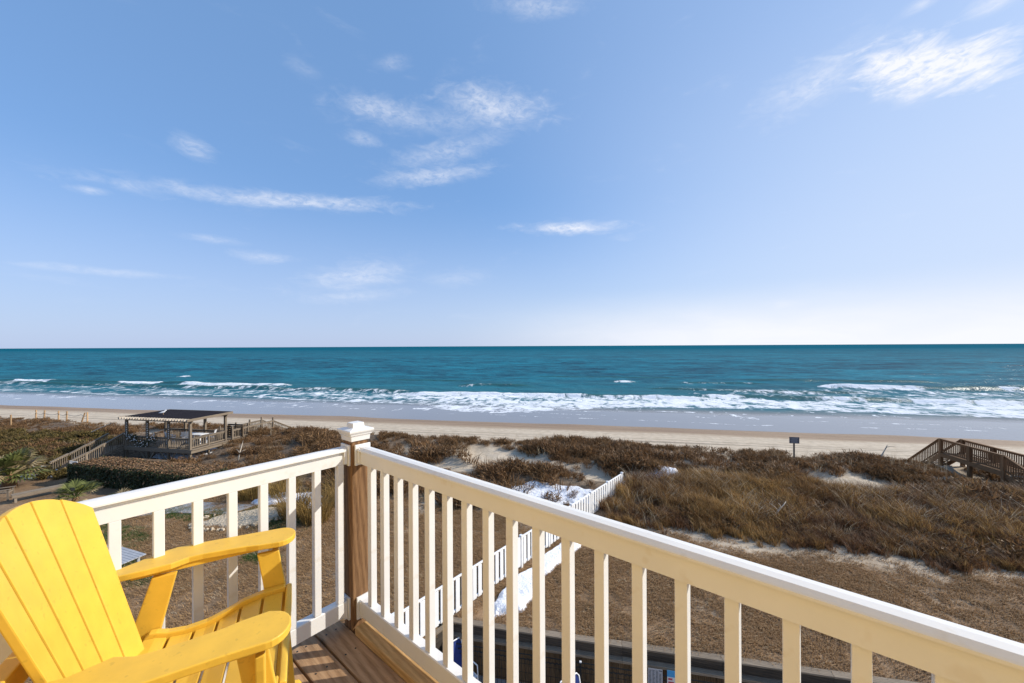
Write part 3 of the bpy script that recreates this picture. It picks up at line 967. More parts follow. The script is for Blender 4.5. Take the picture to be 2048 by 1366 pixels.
# ------------------------------------------------------------------ deck, railing, post, house wall
def deck_things():
    fl = empty('deck_floor', DO, DR, 'weathered brown plank deck floor under the yellow chair', 'deck')
    fl['kind'] = 'structure'
    y = 0.0
    k = 0
    while y > -1.85:
        MB().box(-0.16, 3.4, y - 0.131, y - 0.004, -0.035, 0.0).build('plank', MAT['deck_x'], fl, 0.005)
        y -= 0.136; k += 1
    MB().box(0.01, 3.4, 0.004, 0.14, -0.035, -0.001).build('plank', MAT['deck_x'], fl, 0.005)
    MB().box(-0.16, -0.12, -1.9, 0.1, -0.30, -0.037).build('rim_joist', MAT['brown_y'], fl, 0.004)
    MB().box(-0.12, 3.4, 0.10, 0.14, -0.30, -0.037).build('rim_joist', MAT['brown_x'], fl, 0.004)
    for i in range(7):
        MB().box(0.1 + i * 0.45, 0.14 + i * 0.45, -1.85, 0.098, -0.28, -0.037).build('joist', MAT['brown_y'], fl)
    # curb timber below the right railing
    MB().box(0.035, 3.3, -0.010, 0.062, 0.0005, 0.042).build('curb_timber', MAT['beam_wood'], fl, 0.007, 3)
    for i, (x, yy) in enumerate(((0.12, -0.05), (0.12, -0.10), (-0.08, -0.05), (-0.08, -0.1), (-0.08, -0.2), (0.12, -0.19), (-0.08, -0.24), (0.12, -0.24), (0.57, -0.05), (0.57, -0.1))):
        MB().tube([(x, yy, -0.001), (x, yy, 0.0012)], 0.0045, 8).build('screw', MAT['black_metal'], fl)

    # corner post
    p = empty('corner_post', DO, DR, 'brown wooden corner post with white cap joining the two railings', 'post')
    MB().box(-0.089, 0, 0.0, 0.089, -0.4, 0.987).build('post', MAT['post_wood'], p, 0.006)
    c = (-0.0445, 0.0445)
    def ring(h, z): return [(c[0] - h, c[1] - h, z), (c[0] + h, c[1] - h, z), (c[0] + h, c[1] + h, z), (c[0] - h, c[1] + h, z)]
    prof = [(0.052, 0.985), (0.054, 1.010), (0.060, 1.016), (0.061, 1.022), (0.068, 1.032), (0.069, 1.041), (0.066, 1.044), (0.034, 1.052), (0.033, 1.0525), (0.031, 1.074), (0.0295, 1.0755)]
    mb = MB()
    for h, z in prof: mb.v += ring(h, z)
    for i in range(len(prof) - 1):
        for q in range(4):
            mb.f.append((i * 4 + q, i * 4 + (q + 1) % 4, (i + 1) * 4 + (q + 1) % 4, (i + 1) * 4 + q)); mb.mi.append(0)
    mb.f.append((3, 2, 1, 0)); mb.mi.append(0)
    t = (len(prof) - 1) * 4
    mb.f.append((t, t + 1, t + 2, t + 3)); mb.mi.append(0)
    cap = mb.build('post_cap', MAT['vinyl'], p, 0.0012, 1)
    MB().tube([(c[0] - 0.01 + 0.054, c[1] - 0.01, 1.004), (c[0] - 0.01 + 0.0575, c[1] - 0.01, 1.004)], 0.004, 8).build('screw', MAT['post_wood'], cap)

    def railing(name, label, along, length, centers):
        """profile in (offset from post inside face, z); along: 'x' right railing, 'y' left railing (runs to -y)"""
        t = empty(name, DO, DR, label, 'railing', 'white railings around the deck corner')
        capp = [(0.020, 0.934), (0.020, 0.9405), (0.0235, 0.944), (0.034, 0.9520), (0.055, 0.9545), (0.076, 0.9520), (0.0865, 0.944), (0.090, 0.9405), (0.090, 0.934)]
        sub = [(0.030, 0.868), (0.030, 0.916), (0.042, 0.9165), (0.042, 0.933), (0.068, 0.933), (0.068, 0.9165), (0.080, 0.916), (0.080, 0.868)]
        bot = [(0.030, 0.072), (0.030, 0.146), (0.034, 0.150), (0.076, 0.150), (0.080, 0.146), (0.080, 0.072)]
        def ext(nm, poly, bev):
            if along == 'x':
                o = MB().prism(poly, 0.014, length, 'x').build(nm, MAT['vinyl'], t, bev)
            else:
                o = MB().prism([(-a, b) for a, b in poly], -length, -0.014, 'y').build(nm, MAT['vinyl'], t, bev)
            return o
        ext('handrail_cap', capp, 0.0)
        if along == 'x': sub = [(0.030, 0.868), (0.030, 0.933), (0.080, 0.933), (0.080, 0.868)]
        ext('top_rail', sub, 0.0)
        ext('bottom_rail', bot, 0.0)
        bme = MB().box(-0.016, 0.016, -0.016, 0.016, 0.1505, 0.8675).mesh('baluster', MAT['vinyl'], 0.0025, 2)
        for cc in centers:
            put('baluster', bme, t, (cc, 0.055, 0) if along == 'x' else (-0.055 + 0.009, -cc, 0))
        for z0, z1, w0, w1 in ((0.858, 0.966, 0.012, 0.098), (0.05, 0.165, 0.018, 0.092)):
            for d0, d1, g_ in ((0.0008, 0.012, 0.0), (0.0125, 0.030, 0.010)):
                if along == 'x':
                    MB().box(d0, d1, w0 + g_, w1 - g_, z0 + g_, z1 - g_ - (0.008 if g_ else 0)).build('bracket', MAT['vinyl'], t, 0.003)
                else:
                    MB().box(-(w1 - g_), -(w0 + g_), -d1, -d0, z0 + g_, z1 - g_ - (0.008 if g_ else 0)).build('bracket', MAT['vinyl'], t, 0.003)
        return t
    railing('deck_railing', 'white railing on the right, running from the corner post towards the lower right corner', 'x', 3.3,
            [0.0975 + 0.11685 * k for k in range(27)])
    railing('deck_railing', 'white railing on the left, behind the yellow chair', 'y', 1.87,
            [0.045 + 0.1163 * k for k in range(16)])
    # posts at the far ends of both railings
    for (x, yy), lab in (((3.345, 0.0445), 'brown wooden post at the right end of the right railing'),):
        e = empty('end_post', W0(x, yy), DR, lab, 'post')
        MB().box(-0.0445, 0.0445, -0.0445, 0.0445, -7.0, 1.0).build('post', MAT['post_wood'], e, 0.005)

    # the wall of the house, behind the camera, that the deck belongs to
    h = empty('house', DO, DR, 'yellow lap sided house wall the deck is attached to', 'house')
    MB().box(-0.2, 7.5, -2.3, -1.93, -7.2, 4.6).build('wall', MAT['house_paint'], h)
    lap = MB()
    for i in range(66):
        z = -7.2 + i * 0.178
        lap.add([(-0.2, -1.905, z), (7.5, -1.905, z), (7.5, -1.925, z + 0.178), (-0.2, -1.925, z + 0.178), (-0.2, -1.9295, z), (7.5, -1.9295, z)],
                [(0, 1, 2, 3), (4, 5, 1, 0)])
    o = lap.build('lap_siding', MAT['house_paint'], h, fix=False)
    o['kind'] = 'stuff'
    for x in (0.0, 3.3):
        MB().box(x - 0.07, x + 0.07, -0.02, 0.10, -7.0, -0.31).build('deck_support', MAT['brown_z'], h, 0.004)
    return


def W0(x, y, z=0.0):
    return Vector((DO[0], DO[1], DO[2] + z)) + Matrix.Rotation(DR, 3, 'Z') @ Vector((x, y, 0))


deck_things()


# ------------------------------------------------------------------ yellow chair
def yellow_chair():
    fx = Vector((0.88, 0.475)).normalized()
    t = empty('adirondack_chair', (-0.841 * 0.925, 1.468 * 0.925, DECK + 0.111), math.atan2(fx.y, fx.x),
              'bright yellow slatted chair with wide arms in the deck corner', 'chair')
    t.scale = (0.925, 0.925, 0.925)
    Y = MAT['yellow']
    zb = lambda z: -0.481 - 0.2958 * (z - 0.37)         # back line: forward coordinate at height z
    # five fanned back slats, slightly concave
    wb, wt = 0.195, 0.278
    off = 0.0
    for i in range(5):
        f0, f1 = -1 + 2 * i / 5, -1 + 2 * (i + 1) / 5
        mb = MB()
        rows = 10
        cols = 4
        def top(f): return 1.012 - 0.112 * f * f
        front, back = [], []
        for r_ in range(rows + 1):
            tt = r_ / rows
            for c_ in range(cols + 1):
                f = f0 + (f1 - f0) * c_ / cols
                g0 = 0.0036
                z = 0.27 + (top(f) - 0.27) * tt
                hw = wb + (wt - wb) * (z - 0.27) / 0.7
                lat = f * hw + off
                lat += g0 * (1 if c_ == 0 else -1 if c_ == cols else 0)
                conc = 0.034 * (f * f - 1)
                front.append((zb(z) + conc, -lat, z))
                back.append((zb(z) + conc - 0.021, -lat, z - 0.006))
        nf = len(front)
        mb.v = front + back
        w_ = cols + 1
        for r_ in range(rows):
            for c_ in range(cols):
                a = r_ * w_ + c_
                mb.f.append((a, a + 1, a + w_ + 1, a + w_)); mb.f.append((nf + a + w_, nf + a + w_ + 1, nf + a + 1, nf + a))
            a = r_ * w_
            mb.f.append((a + w_, nf + a + w_, nf + a, a))
            a = r_ * w_ + cols
            mb.f.append((a, nf + a, nf + a + w_, a + w_))
        for c_ in range(cols):
            a = rows * w_ + c_
            mb.f.append((a, a + 1, nf + a + 1, nf + a))
            mb.f.append((c_ + 1, c_, nf + c_, nf + c_ + 1))
        mb.mi = [0] * len(mb.f)
        mb.build('back_slat', Y, t, 0.004, 2, smooth=False)
    # arms: outline (forward, lateral outwards)
    outer = [(-0.63, 0.312), (-0.59, 0.331), (-0.545, 0.362), (-0.506, 0.393), (-0.47, 0.418), (-0.432, 0.431), (-0.35, 0.431), (-0.263, 0.426), (-0.15, 0.421), (-0.06, 0.416)]
    tip = []
    for k in range(1, 12):
        a = math.pi / 2 - math.pi * k / 12
        tip.append((-0.06 + 0.062 * math.cos(a), 0.342 + 0.074 * math.sin(a)))
    inner = [(-0.06, 0.268), (-0.136, 0.279), (-0.18, 0.292), (-0.245, 0.300), (-0.33, 0.307), (-0.373, 0.304), (-0.424, 0.278), (-0.50, 0.268), (-0.57, 0.264), (-0.63, 0.262)]
    for sgn in (1, -1):
        near = 0.0 if sgn > 0 else 0.042
        poly = [(a, sgn * (b - near * (1 if a < -0.1 else 0.85))) for a, b in outer] + [(a, sgn * (b - near * 0.85)) for a, b in tip] + [(a, sgn * (b - (near if a > -0.45 else 0.0))) for a, b in inner]
        o = MB().prism(poly, 0.606, 0.630, 'z').build('arm', Y, t, 0.005, 3)
        # stiffening rib below the arm
        MB().prism([(a, sgn * b) for a, b in ((-0.55, 0.300), (-0.55, 0.322), (-0.09, 0.352), (-0.09, 0.330))], 0.585, 0.6055, 'z').build('arm_rail', Y, t, 0.003)
        # front leg: slightly raked board, with toe, and arm bracket outside it
        lp = [(-0.142, 0.584), (-0.062, 0.584), (-0.036, 0.42), (0.0, -0.07), (-0.075, -0.085), (-0.116, 0.42)]
        MB().prism(lp, sgn * 0.288, sgn * 0.310, 'y').build('front_leg', Y, t, 0.004)
        bp = [(0.3105, 0.584), (0.365, 0.584), (0.362, 0.54), (0.336, 0.36), (0.322, 0.30), (0.3105, 0.30)]
        MB().prism([(sgn * a, b) for a, b in bp], -0.088, -0.064, 'x').build('arm_bracket', Y, t, 0.004)
        # rear leg: raked back
        rp = [(-0.485, 0.584), (-0.410, 0.584), (-0.462, 0.36), (-0.60, -0.085), (-0.68, -0.075), (-0.535, 0.42)]
        MB().prism(rp, sgn * 0.289, sgn * 0.311, 'y').build('rear_leg', Y, t, 0.004)
        # curved runner under both legs
        ru = []
        Rr = 2.8
        for f in np.linspace(-0.80, 0.005, 15): ru.append((f, -0.12 + Rr - math.sqrt(Rr ** 2 - (f + 0.36) ** 2)))
        tipz = ru[-1][1]
        ru += [(0.020, tipz + 0.012), (0.024, tipz + 0.030), (0.014, tipz + 0.046)]
        for f in np.linspace(-0.01, -0.80, 15): ru.append((f, -0.065 + Rr - math.sqrt(Rr ** 2 - (f + 0.36) ** 2)))
        MB().prism(ru, sgn * 0.3115, sgn * 0.336, 'y').build('runner', Y, t, 0.005)
        # contoured seat side rail
        up = [(-0.035, 0.435), (-0.12, 0.432), (-0.19, 0.418), (-0.25, 0.393), (-0.31, 0.374), (-0.38, 0.368), (-0.43, 0.374), (-0.465, 0.386), (-0.485, 0.388), (-0.50, 0.372)]
        dn = [(-0.52, 0.30), (-0.40, 0.275), (-0.25, 0.30), (-0.12, 0.335), (-0.035, 0.345)]
        MB().prism(up + dn, sgn * 0.256, sgn * 0.286, 'y').build('seat_rail', Y, t, 0.005)
    # seat slats follow the contour (between the rails), recessed
    def zs(f):
        xs = [-0.50, -0.465, -0.43, -0.38, -0.31, -0.25, -0.19, -0.12, -0.035]
        zz = [0.376, 0.373, 0.362, 0.356, 0.361, 0.379, 0.404, 0.418, 0.421]
        return float(np.interp(f, xs, zz)) - 0.004
    edges = np.linspace(-0.505, -0.040, 7)
    for i in range(6):
        a, b = edges[i] + 0.005, edges[i + 1] - 0.005
        up_ = [(f, zs(f)) for f in np.linspace(a, b, 5)]
        dn_ = [(f, zs(f) - 0.020) for f in np.linspace(b, a, 5)]
        MB().prism(up_ + dn_, -0.2555, 0.2555, 'y').build('seat_slat', Y, t, 0.003)
    # rolled front board
    MB().box(-0.034, -0.012, -0.286, 0.286, 0.345, 0.431).build('front_board', Y, t, 0.008, 3)
    # cross supports behind the back
    MB().box(-0.675, -0.628, -0.335, 0.335, 0.575, 0.640).build('back_support', Y, t, 0.005)
    MB().box(-0.580, -0.555, -0.288, 0.288, 0.26, 0.33).build('back_support', Y, t, 0.004)
    MB().box(-0.66, -0.635, -0.288, 0.288, 0.10, 0.17).build('stretcher', Y, t, 0.004)


yellow_chair()


# ------------------------------------------------------------------ white picket fence
def picket_fence():
    d = Vector((0.6347, 0.7728)).normalized()
    start = Vector((0.2, 14.6)) - d * 7.2
    L = 7.2 + 9.55
    t = empty('picket_fence', (start.x, start.y, 0.0), math.atan2(d.y, d.x),
              'long white picket fence running from below the deck to the dunes', 'fence')
    H = 1.17
    me = MB().box(-0.085, 0.085, -0.011, 0.011, 0.08, H - 0.05).mesh('picket', MAT['fence_white'], 0.004, 1)
    pm = MB().box(-0.055, 0.055, -0.055, 0.055, -0.2, H + 0.03).mesh('fence_post', MAT['fence_white'], 0.006, 1)
    cm = MB().prism([(-0.07, -0.07), (0.07, -0.07), (0.07, 0.07), (-0.07, 0.07)], H + 0.031, H + 0.06).mesh('post_cap', MAT['fence_white'], 0.01, 1)
    posts = [L - 0.02 - i * 1.87 for i in range(10)]
    for x in posts:
        if x < -0.5: continue
        p = put('fence_post', pm, t, (x, 0, 0)); put('post_cap', cm, p)
    for a, b in zip(posts[1:], posts[:-1]):
        MB().box(a + 0.056, b - 0.056, -0.025, 0.025, H - 0.049, H + 0.01).build('top_rail', MAT['fence_white'], t, 0.005, 1)
        MB().box(a + 0.056, b - 0.056, -0.025, 0.025, 0.10, 0.17).build('bottom_rail', MAT['fence_white'], t, 0.005, 1)
        n = 7
        for i in range(n):
            put('picket', me, t, (a + 0.056 + (b - a - 0.112) * (i + 0.5) / n, -0.037, 0))
    # black latch of the gate in the fence
    g = posts[-1] + 1.95
    MB().box(g - 0.02, g + 0.02, -0.09, -0.05, 0.55, 1.12).build('gate_latch', MAT['black_metal'], t, 0.004)
    for z in (0.98, 1.07):
        MB().box(g - 0.08, g + 0.08, -0.065, -0.05, z - 0.012, z + 0.012).build('gate_hinge', MAT['black_metal'], t)


picket_fence()


# ------------------------------------------------------------------ retaining wall and sunken patio
def patio_area():
    o = W(0, 0)
    rz = -AL
    s0, s1 = -4.32, 24.0
    n0 = WALL_N
    w = empty('retaining_wall', W(s0, n0, 0), rz, 'dark timber retaining wall with gray caps below the lawn', 'wall')
    L = s1 - s0
    # local x along wall, local y seaward; the visible face looks to -y
    k = 0
    x = 0.0
    while x < L:
        b = min(L, x + 2.6)
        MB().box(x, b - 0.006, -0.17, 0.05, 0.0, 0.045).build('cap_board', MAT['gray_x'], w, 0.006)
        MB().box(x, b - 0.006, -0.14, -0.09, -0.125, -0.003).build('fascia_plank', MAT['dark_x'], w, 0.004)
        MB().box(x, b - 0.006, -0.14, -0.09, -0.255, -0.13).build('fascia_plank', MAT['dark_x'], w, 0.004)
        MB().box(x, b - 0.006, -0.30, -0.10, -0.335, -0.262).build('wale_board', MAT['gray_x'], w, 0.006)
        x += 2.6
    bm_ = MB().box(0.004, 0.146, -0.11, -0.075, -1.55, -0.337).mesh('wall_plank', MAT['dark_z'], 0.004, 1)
    for i in range(int(L / 0.15)):
        put('wall_plank', bm_, w, (i * 0.15, 0.012 * rnd.random(), 0))
    MB().box(-0.10, -0.003, -0.34, 0.08, -1.55, 0.10).build('corner_post', MAT['gray_z'], w, 0.006)
    # return wall along the fence
    d = Matrix.Rotation(-(math.pi / 2 - math.atan2(0.7728, 0.6347)) + AL, 3, 'Z')
    r = empty('return_wall', W(s0, n0 - 0.1, 0), math.atan2(0.7728, 0.6347), 'short timber wall beside the white fence near the patio corner', 'wall')
    MB().box(-5.5, -0.12, -0.20, -0.062, 0.0, 0.055).build('cap_board', MAT['gray_x'], r, 0.006)
    for i in range(5):
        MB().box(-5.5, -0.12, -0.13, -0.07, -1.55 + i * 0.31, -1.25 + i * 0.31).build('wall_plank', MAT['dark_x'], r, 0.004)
    # patio slab
    p = MB().box(-6, 26, 2.0, n0 - 0.06, -1.7, -1.5)
    po = p.build('patio', MAT['concrete'], None, loc=(0, 0, 0), rot=(0, 0, rz))
    tag(po, 'gray concrete patio floor in front of the retaining wall', None, None, 'structure')
    # black wire mesh fence in front of the wall
    m = empty('mesh_fence', W(s0 + 0.1, n0 - 0.42, -1.5), rz, 'black wire mesh fence with white capped posts along the timber wall', 'fence')
    H = 1.12
    for i in range(11):
        x = 0.05 + i * 1.95
        q = MB().box(x - 0.025, x + 0.025, -0.025, 0.025, 0, H).build('post', MAT['black_metal'], m, 0.003)
        c = MB().prism([(x - 0.03, -0.03), (x + 0.03, -0.03), (x + 0.03, 0.03), (x - 0.03, 0.03)], H + 0.001, H + 0.035).build('post_cap', MAT['white_plastic'], q, 0.01)
    wr = MB()
    x = 0.12
    while x < 20:
        wr.box(x - 0.005, x + 0.005, -0.004, 0.004, 0.05, H - 0.12)
        x += 0.12
    for z in (0.08, 0.33, 0.58, 0.83):
        wr.box(0.05, 20, 0.005, 0.012, z - 0.005, z + 0.005)
    for i in range(160):          # scalloped upper edge
        a = 0.05 + i * 0.12
        wr.beam((a, 0, H - 0.13), (a + 0.06, 0, H - 0.165), 0.012, 0.03)
        wr.beam((a + 0.06, 0, H - 0.165), (a + 0.12, 0, H - 0.13), 0.012, 0.03)
    wo = wr.build('wire', MAT['black_metal'], m, fix=False)
    wo['kind'] = 'stuff'
    MB().box(0.05, 20, -0.008, 0.008, H - 0.02, H + 0.004).build('top_rail', MAT['black_metal'], m)

    # notices hanging on the mesh
    def local_s(px, py, nn):
        dy = py - 690.5
        # intersect the view ray with the plane n = nn
        u = (px - 1024) / 768.0; v = dy / 768.0
        y = nn / (u * SN_ + CS)
        return to_sn(u * y, y)[0], CAMZ - v * y
    for (x0, x1, top, nm, lab) in ((1293, 1322, 1335, 'rules_sign', 'gray printed rules sign hanging on the mesh fence'),
                                   (1331, 1352, 1340, 'poster', 'blue and white poster with red print on the mesh fence')):
        a, z = local_s(x0, top, n0 - 0.47); b, _ = local_s(x1, top, n0 - 0.47)
        e = empty(nm, W(a, n0 - 0.47, z), rz, lab, 'sign')
        w_ = b - a
        if nm == 'rules_sign':
            MB().box(0, w_, -0.008, 0, -0.65, 0).build('panel', MAT['sign_pale'], e, 0.003)
            for c in range(4):
                for j in range(16):
                    if c == 3 and j < 2: continue
                    MB().box(w_ * (0.06 + c * 0.235), w_ * (0.06 + c * 0.235 + 0.12 + 0.05 * rnd.random()), -0.010, -0.0085, -0.06 - j * 0.035, -0.045 - j * 0.035).build('print_line', MAT['print_dark'], e)
            MB().box(w_ * 0.74, w_ * 0.97, -0.010, -0.0085, -0.05, -0.025).build('print_line', MAT['print_dark'], e)
        else:
            MB().box(0, w_, -0.008, 0, -0.60, -0.17).build('panel', MAT['poster_white'], e, 0.002)
            MB().box(0, w_, -0.008, 0, -0.169, 0).build('banner', MAT['poster_blue'], e, 0.002)
            for j in range(3):
                MB().box(w_ * 0.1, w_ * (0.5 + 0.15 * j), -0.010, -0.0085, -0.25 - j * 0.09, -0.20 - j * 0.09).build('print_block', MAT['poster_red'], e)

    # poolside chairs: blue sling back in a white tube frame
    def pool_chair(loc, rot, lab):
        c = empty('pool_chair', loc, rot, lab, 'chair', 'blue sling chairs on the patio')
        fr = MB()
        for sg in (-1, 1):
            fr.tube([(0.28, sg * 0.27, 0), (0.26, sg * 0.27, 0.40), (-0.22, sg * 0.27, 0.38), (-0.34, sg * 0.27, 0)], 0.014, 8)
            fr.tube([(0.24, sg * 0.29, 0.40), (0.22, sg * 0.29, 0.62), (-0.27, sg * 0.29, 0.62)], 0.014, 8)
        pts = [(-0.22, -0.27, 0.38), (-0.38, -0.27, 0.94), (-0.40, -0.22, 1.0), (-0.405, 0, 1.01), (-0.40, 0.22, 1.0), (-0.38, 0.27, 0.94), (-0.22, 0.27, 0.38)]
        fr.tube(pts, 0.016, 8)
        fr.build('frame', MAT['white_plastic'], c, smooth=True)
        bk = MB()
        pl = [(-0.25, 0.40), (-0.25, 0.90), (-0.20, 0.985), (0.20, 0.985), (0.25, 0.90), (0.25, 0.40)]
        def xx(z): return -0.22 - (z - 0.38) * 0.29
        bk.v = [(xx(z) + 0.006, y, z) for y, z in pl] + [(xx(z) - 0.006, y, z) for y, z in pl]
        n = len(pl)
        bk.f = [tuple(range(n)), tuple(range(2 * n - 1, n - 1, -1))] + [(i, n + i, n + (i + 1) % n, (i + 1) % n) for i in range(n)]
        bk.mi = [0] * len(bk.f)
        bk.build('back_sling', MAT['blue_fabric'], c, 0.002)
        MB().box(-0.21, 0.26, -0.255, 0.255, 0.385, 0.40).build('seat_sling', MAT['pale_blue'], c, 0.004)
        return c
    s, n = 0, 0
    ch = pool_chair(Vector((-1.48, 11.05, -1.5)), R(-45), 'blue sling chair on the patio nearest to the fence corner')
    ch.scale = (1.2, 1.2, 1.2)
    c2 = copy_tree(ch)
    c2.location = (1.70, 9.75, -1.5)
    c2.rotation_euler = (0, 0, R(-60))
    c2['label'] = 'second blue sling chair, farther right along the timber wall'


patio_area()


# ------------------------------------------------------------------ pergola with deck, and its walkways
def baluster_run(t, p0, p1, zb, zt, mat_b, gap=0.13, size=0.038, rail=(0.09, 0.04), mat_r=None, post_at=True, top_cap=True, names=('handrail', 'bottom_rail', 'baluster')):
    """railing between two local points; zb / zt are (bottom, top) heights at p0 and p1"""
    p0, p1 = Vector(p0), Vector(p1)
    L = (p1 - p0).length
    a0, a1 = Vector((p0.x, p0.y, zt[0])), Vector((p1.x, p1.y, zt[1]))
    b0, b1 = Vector((p0.x, p0.y, zb[0])), Vector((p1.x, p1.y, zb[1]))
    MB().beam(a0, a1, rail[0] + 0.05, rail[1]).build(names[0], mat_r or mat_b, t, 0.005, 1)
    MB().beam(a0 - Vector((0, 0, 0.075)), a1 - Vector((0, 0, 0.075)), 0.04, 0.09).build('top_rail', mat_r or mat_b, t, 0.004, 1)
    MB().beam(b0, b1, 0.04, 0.08).build(names[1], mat_r or mat_b, t, 0.004, 1)
    n = max(1, int(L / gap))
    d = (p1 - p0).normalized()
    for i in range(1, n):
        f = i / n
        q = p0.lerp(p1, f)
        z0 = zb[0] + (zb[1] - zb[0]) * f - 0.06; z1 = zt[0] + (zt[1] - zt[0]) * f - 0.05
        k = (round(z1 - z0, 2), mat_b.name)
        if k not in _bal:
            _bal[k] = MB().box(-size / 2, size / 2, -size / 2, size / 2, 0, k[0]).mesh('baluster', mat_b)
        side = Vector((-d.y, d.x, 0)) * 0.042
        put(names[2], _bal[k], t, (q.x + side.x, q.y + side.y, z0), (0, 0, math.atan2(d.y, d.x)))
_bal = {}


def pergola():
    base = Vector((-24.25, 28.9, 0))
    t = empty('pergola', base, -AL, 'weathered wooden pergola deck on stilts with dark slatted roof', 'pergola')
    G_, GX, GY, GZ = MAT['gray_z'], MAT['gray_x'], MAT['gray_y'], MAT['gray_z']
    X = [0, -2.03, -4.06, -6.1]
    D = 2.85
    dz = 0.80
    roof = 2.98
    for x in X:
        for y in (0, D):
            MB().box(x - 0.08, x + 0.08, y - 0.08, y + 0.08, -1.6, roof - 0.16).build('post', GZ, t, 0.008, 1)
    MB().box(-0.06, 0.06, D * 0.5 - 0.06, D * 0.5 + 0.06, -1.6, dz + 0.8).build('rail_post', GZ, t, 0.006, 1)
    # deck planks and rim
    i = 0
    x = -6.2
    while x < 0.2:
        MB().box(x, x + 0.135, -0.1, D + 0.1, dz - 0.04, dz).build('plank', GY, t)
        x += 0.142
    for y in (-0.125, D + 0.125):
        MB().box(-6.2, 0.2, y - 0.02, y + 0.02, dz - 0.28, dz - 0.002).build('rim_joist', GX, t, 0.005, 1)
    for x in (-6.225, 0.225):
        MB().box(x - 0.02, x + 0.02, -0.14, D + 0.14, dz - 0.28, dz - 0.002).build('rim_joist', GY, t, 0.005, 1)
    # beams, rafters and roof
    for y in (0, D):
        MB().box(-6.22, 0.22, y - 0.05, y + 0.05, roof - 0.158, roof).build('beam', GX, t, 0.006, 1)
    n = 25
    rm = MB().box(-0.045, 0.045, -0.45, D + 0.42, roof + 0.002, roof + 0.13).mesh('rafter', MAT['pale_wood'], 0.004, 1)
    for k in range(n):
        put('rafter', rm, t, (-6.20 + 6.40 * k / (n - 1), 0, 0))
    sm = MB().box(-6.24, 0.24, -0.037, 0.037, roof + 0.132, roof + 0.158).mesh('roof_slat', MAT['shade_roof'], 0.003, 1)
    for k in range(34):
        put('roof_slat', sm, t, (0, 0.02 + k * (D + 0.32) / 34, 0))
    for x in (-6.27, 0.27):
        MB().box(x - 0.02, x + 0.02, -0.45, D + 0.45, roof - 0.02, roof + 0.16).build('fascia', GY, t, 0.004, 1)
    MB().box(-6.25, 0.25, D + 0.40, D + 0.45, roof - 0.02, roof + 0.158).build('fascia', GX, t, 0.004, 1)
    # railings
    z0, z1 = dz + 0.10, dz + 0.80
    for a, b in zip(X[:-1], X[1:]):
        baluster_run(t, (a - 0.08, 0, 0), (b + 0.08, 0, 0), (z0, z0), (z1, z1), G_, 0.15)
        baluster_run(t, (a - 0.08, D, 0), (b + 0.08, D, 0), (z0, z0), (z1, z1), G_, 0.15)
    baluster_run(t, (0, 0.08, 0), (0, D * 0.5 - 0.06, 0), (z0, z0), (z1, z1), G_, 0.15)
    baluster_run(t, (0, D * 0.5 + 0.06, 0), (0, D - 0.08, 0), (z0, z0), (z1, z1), G_, 0.15)
    # braces below
    for a, b, y in ((0.0, -0.75, -0.02), (-2.03, -1.3, -0.02), (-2.03, -2.8, -0.02), (-4.06, -3.3, -0.02), (-4.06, -4.8, -0.02)):
        MB().beam((a, y, -0.45), (b, y, dz - 0.2), 0.05, 0.12).build('brace', GX, t, 0.004, 1)
    MB().beam((0.03, D, dz - 0.2), (0.03, 0.5, -0.75), 0.05, 0.14, (1, 0, 0)).build('brace', GY, t, 0.004, 1)
    MB().beam((0.10, 0.1, 0.1), (0.10, D, -0.6), 0.05, 0.16, (1, 0, 0)).build('brace', GY, t, 0.004, 1)
    # sand bank with snow under the deck
    snow_patch(-26.0, 31.5, 2.6, 1.4, -0.2, 0.30, 3, 'snow lying under the pergola deck', 0.7)

    # string of small bulbs wound round three front posts
    for k, x in enumerate(X[1:]):
        p = base + Matrix.Rotation(-AL, 3, 'Z') @ Vector((x, 0, 0))
        e = empty('string_lights', (p.x, p.y, 0), -AL,
                  ['string of white bulbs round the pergola post second from the right', 'string of white bulbs round the pergola post second from the left',
                   'string of white bulbs round the leftmost pergola post'][k], 'string lights', 'string lights on the pergola posts')
        cab = [(0.1 * math.cos(a * 0.9), 0.1 * math.sin(a * 0.9), 1.5 + a * 0.035) for a in range(40)]
        MB().tube(cab, 0.008, 5).build('cable', MAT['black_metal'], e)
        for j in range(7):
            MB().tube([(0.11, -0.06, 1.62 + j * 0.17), (0.13, -0.10, 1.60 + j * 0.17), (0.13, -0.10, 1.55 + j * 0.17)], [0.02, 0.034, 0.01], 6).build('bulb', MAT['white_plastic'], e, smooth=True)
    # dark garland on the left railing
    r = random.Random(3)
    p = base + Matrix.Rotation(-AL, 3, 'Z') @ Vector((-6.1, -0.13, 0))
    e = empty('garland', (p.x, p.y, dz), -AL, 'dark tangled garland draped over the left part of the pergola rail', 'garland')
    mb = MB()
    for i in range(900):
        x = r.uniform(0, 3.1); cz = 0.62 + 0.3 * math.sin(x * 2.0 + 1.2); z = min(1.12, max(0.05, r.gauss(cz, 0.22)))
        y = r.gauss(0, 0.06)
        a = Vector((r.gauss(0, 1), r.gauss(0, 1), r.gauss(0, 1))).normalized() * 0.06
        b = a.cross(Vector((r.gauss(0, 1), r.gauss(0, 1), r.gauss(0, 1)))).normalized() * 0.02
        q = Vector((x, y, z))
        mb.add([q - a, q + b, q + a, q - b], [(0, 1, 2, 3)])
    mb.build('foliage', MAT['hedge_green'], e, fix=False)
    mb = MB()
    for i in range(60):
        x = r.uniform(0, 3.1); z = min(1.1, max(0.1, r.gauss(0.62 + 0.3 * math.sin(x * 2.0 + 1.2), 0.2)))
        mb.box(x - 0.02, x + 0.02, -0.14, -0.10, z - 0.02, z + 0.02)
    mb.build('bulb', MAT['white_plastic'], e)

